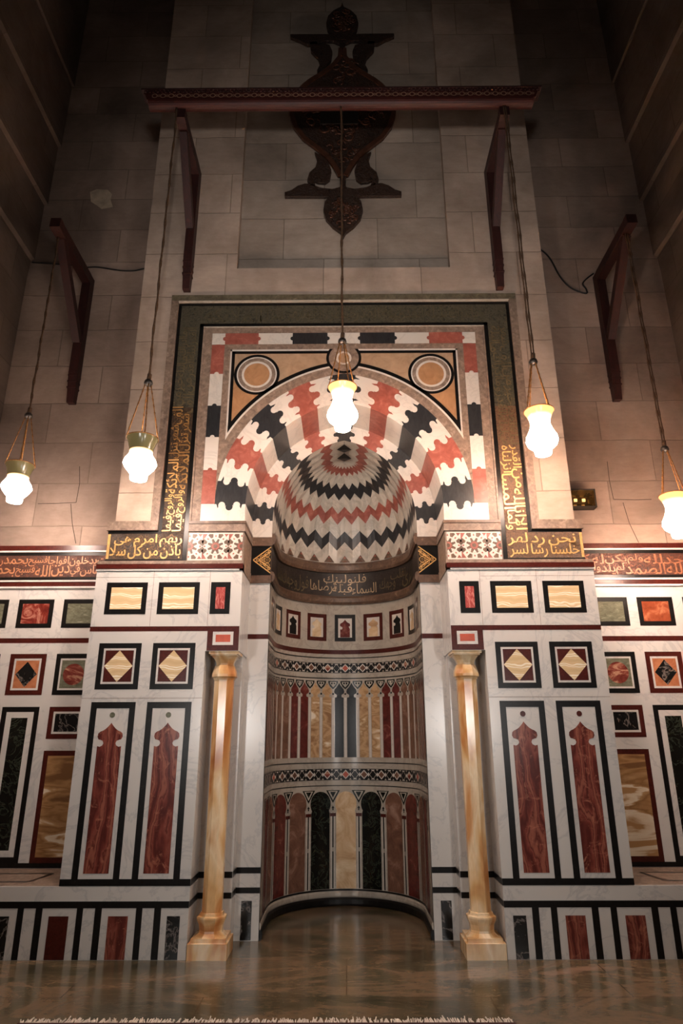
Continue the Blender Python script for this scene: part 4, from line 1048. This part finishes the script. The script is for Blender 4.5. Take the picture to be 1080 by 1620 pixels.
b.raw([(x, yf+.01, z) for x, z in a]+[(x, yb-.025, z) for x, z in c], [(i, (i+1) % 4, 4+(i+1) % 4, 4+i) for i in range(4)]+[(4, 5, 6, 7)], m_reflect); b.build('reflector', t)
for x in (2.29, 2.37):
    b = MB(); b.box(x-.014, x+.014, yb-.04, yb-.026, 3.71, 3.738, m_led); b.build('light_chip', t)

def smooth_path(pts, n=8):
    out = []
    for i in range(len(pts)-1):
        p0, p1, p2, p3 = (Vector(pts[max(0, min(len(pts)-1, i+k))]) for k in (-1, 0, 1, 2))
        for j in range(n):
            t_ = j/n; out.append(.5*((2*p1)+(p2-p0)*t_+(2*p0-5*p1+4*p2-p3)*t_*t_+(3*p1-p0-3*p2+p3)*t_**3))
    return out+[Vector(pts[-1])]
def cable(pts, label):
    b = MB(); b.tube(smooth_path([(x, Y3-.009, z) for x, z in pts]), .009, m_cable, 6)
    tag(b.build('electric_cable'), label, 'cable', 'cables on the side walls')
cable([(-3.569, 6.673), (-3.239, 6.644), (-3.0, 6.62), (-2.93, 6.60), (-2.80, 6.60), (-2.541, 6.552), (-2.382, 6.55), (-2.262, 6.576), (-2.02, 6.59)], 'thin black cable drooping along the left stone wall past the bracket')
cable([(2.02, 6.99), (2.259, 6.814), (2.361, 6.681), (2.443, 6.445), (2.533, 6.299), (2.631, 6.23), (2.72, 6.204), (2.722, 6.26), (2.693, 6.332), (2.744, 6.4), (2.83, 6.47)], 'thin black cable hanging in a loop between the right bay edge and bracket')

t = thing('fringed_rug', (-.45, -2.2, 0), 'edge of a dark red rug with a pale fringe on the floor in front', 'rug')
b = MB(); b.box(-1.82, .93, -3.2, -1.135, 0, .012, m_rug); b.build('pile', t)
b = MB()
for i in range(420):
    x = -1.81+i*2.73/419; l = random.uniform(.02, .04) + (.03 if random.random() < .06 else 0); dx = random.uniform(-.02, .02)
    b.bar((x, -1.14, .007), (x+dx, -1.125+l, .006+random.uniform(0, .012)), .005, .006, m_fringe, (1, 0, 0))
tag(b.build('fringe', t), kind='stuff')

# ------------------------------------------------------------------ light
def spot(name, loc, aim, e, col, r, ang, blend=1.0):
    l = bpy.data.lights.new(name, 'SPOT'); l.energy = e; l.color = col; l.shadow_soft_size = r; l.spot_size = R(ang); l.spot_blend = blend
    o = bpy.data.objects.new(name, l); o.location = loc; COL.objects.link(o)
    o.rotation_euler = (Vector(aim)-Vector(loc)).to_track_quat('-Z', 'Y').to_euler(); return o
for s in (-1, 1): spot('hall_fill', (s*1.85, -5.6, 1.75), (-s*.5, 0, 2.7), 270, (1, .95, .91), .22, 82)
spot('hall_fill', (0, -6.2, 2.6), (0, 0, 5.9), 560, (1, .94, .89), .2, 52)  # added fill spot without a visible source, brightens the upper bay wall
wd = bpy.data.worlds.new('dim_hall'); sc.world = wd; wd.use_nodes = True
wd.node_tree.nodes['Background'].inputs[0].default_value = (1, .82, .68, 1); wd.node_tree.nodes['Background'].inputs[1].default_value = .012
sc.view_settings.view_transform = 'Standard'; sc.view_settings.look = 'None'
sc.view_settings.exposure = 0; sc.view_settings.gamma = 1
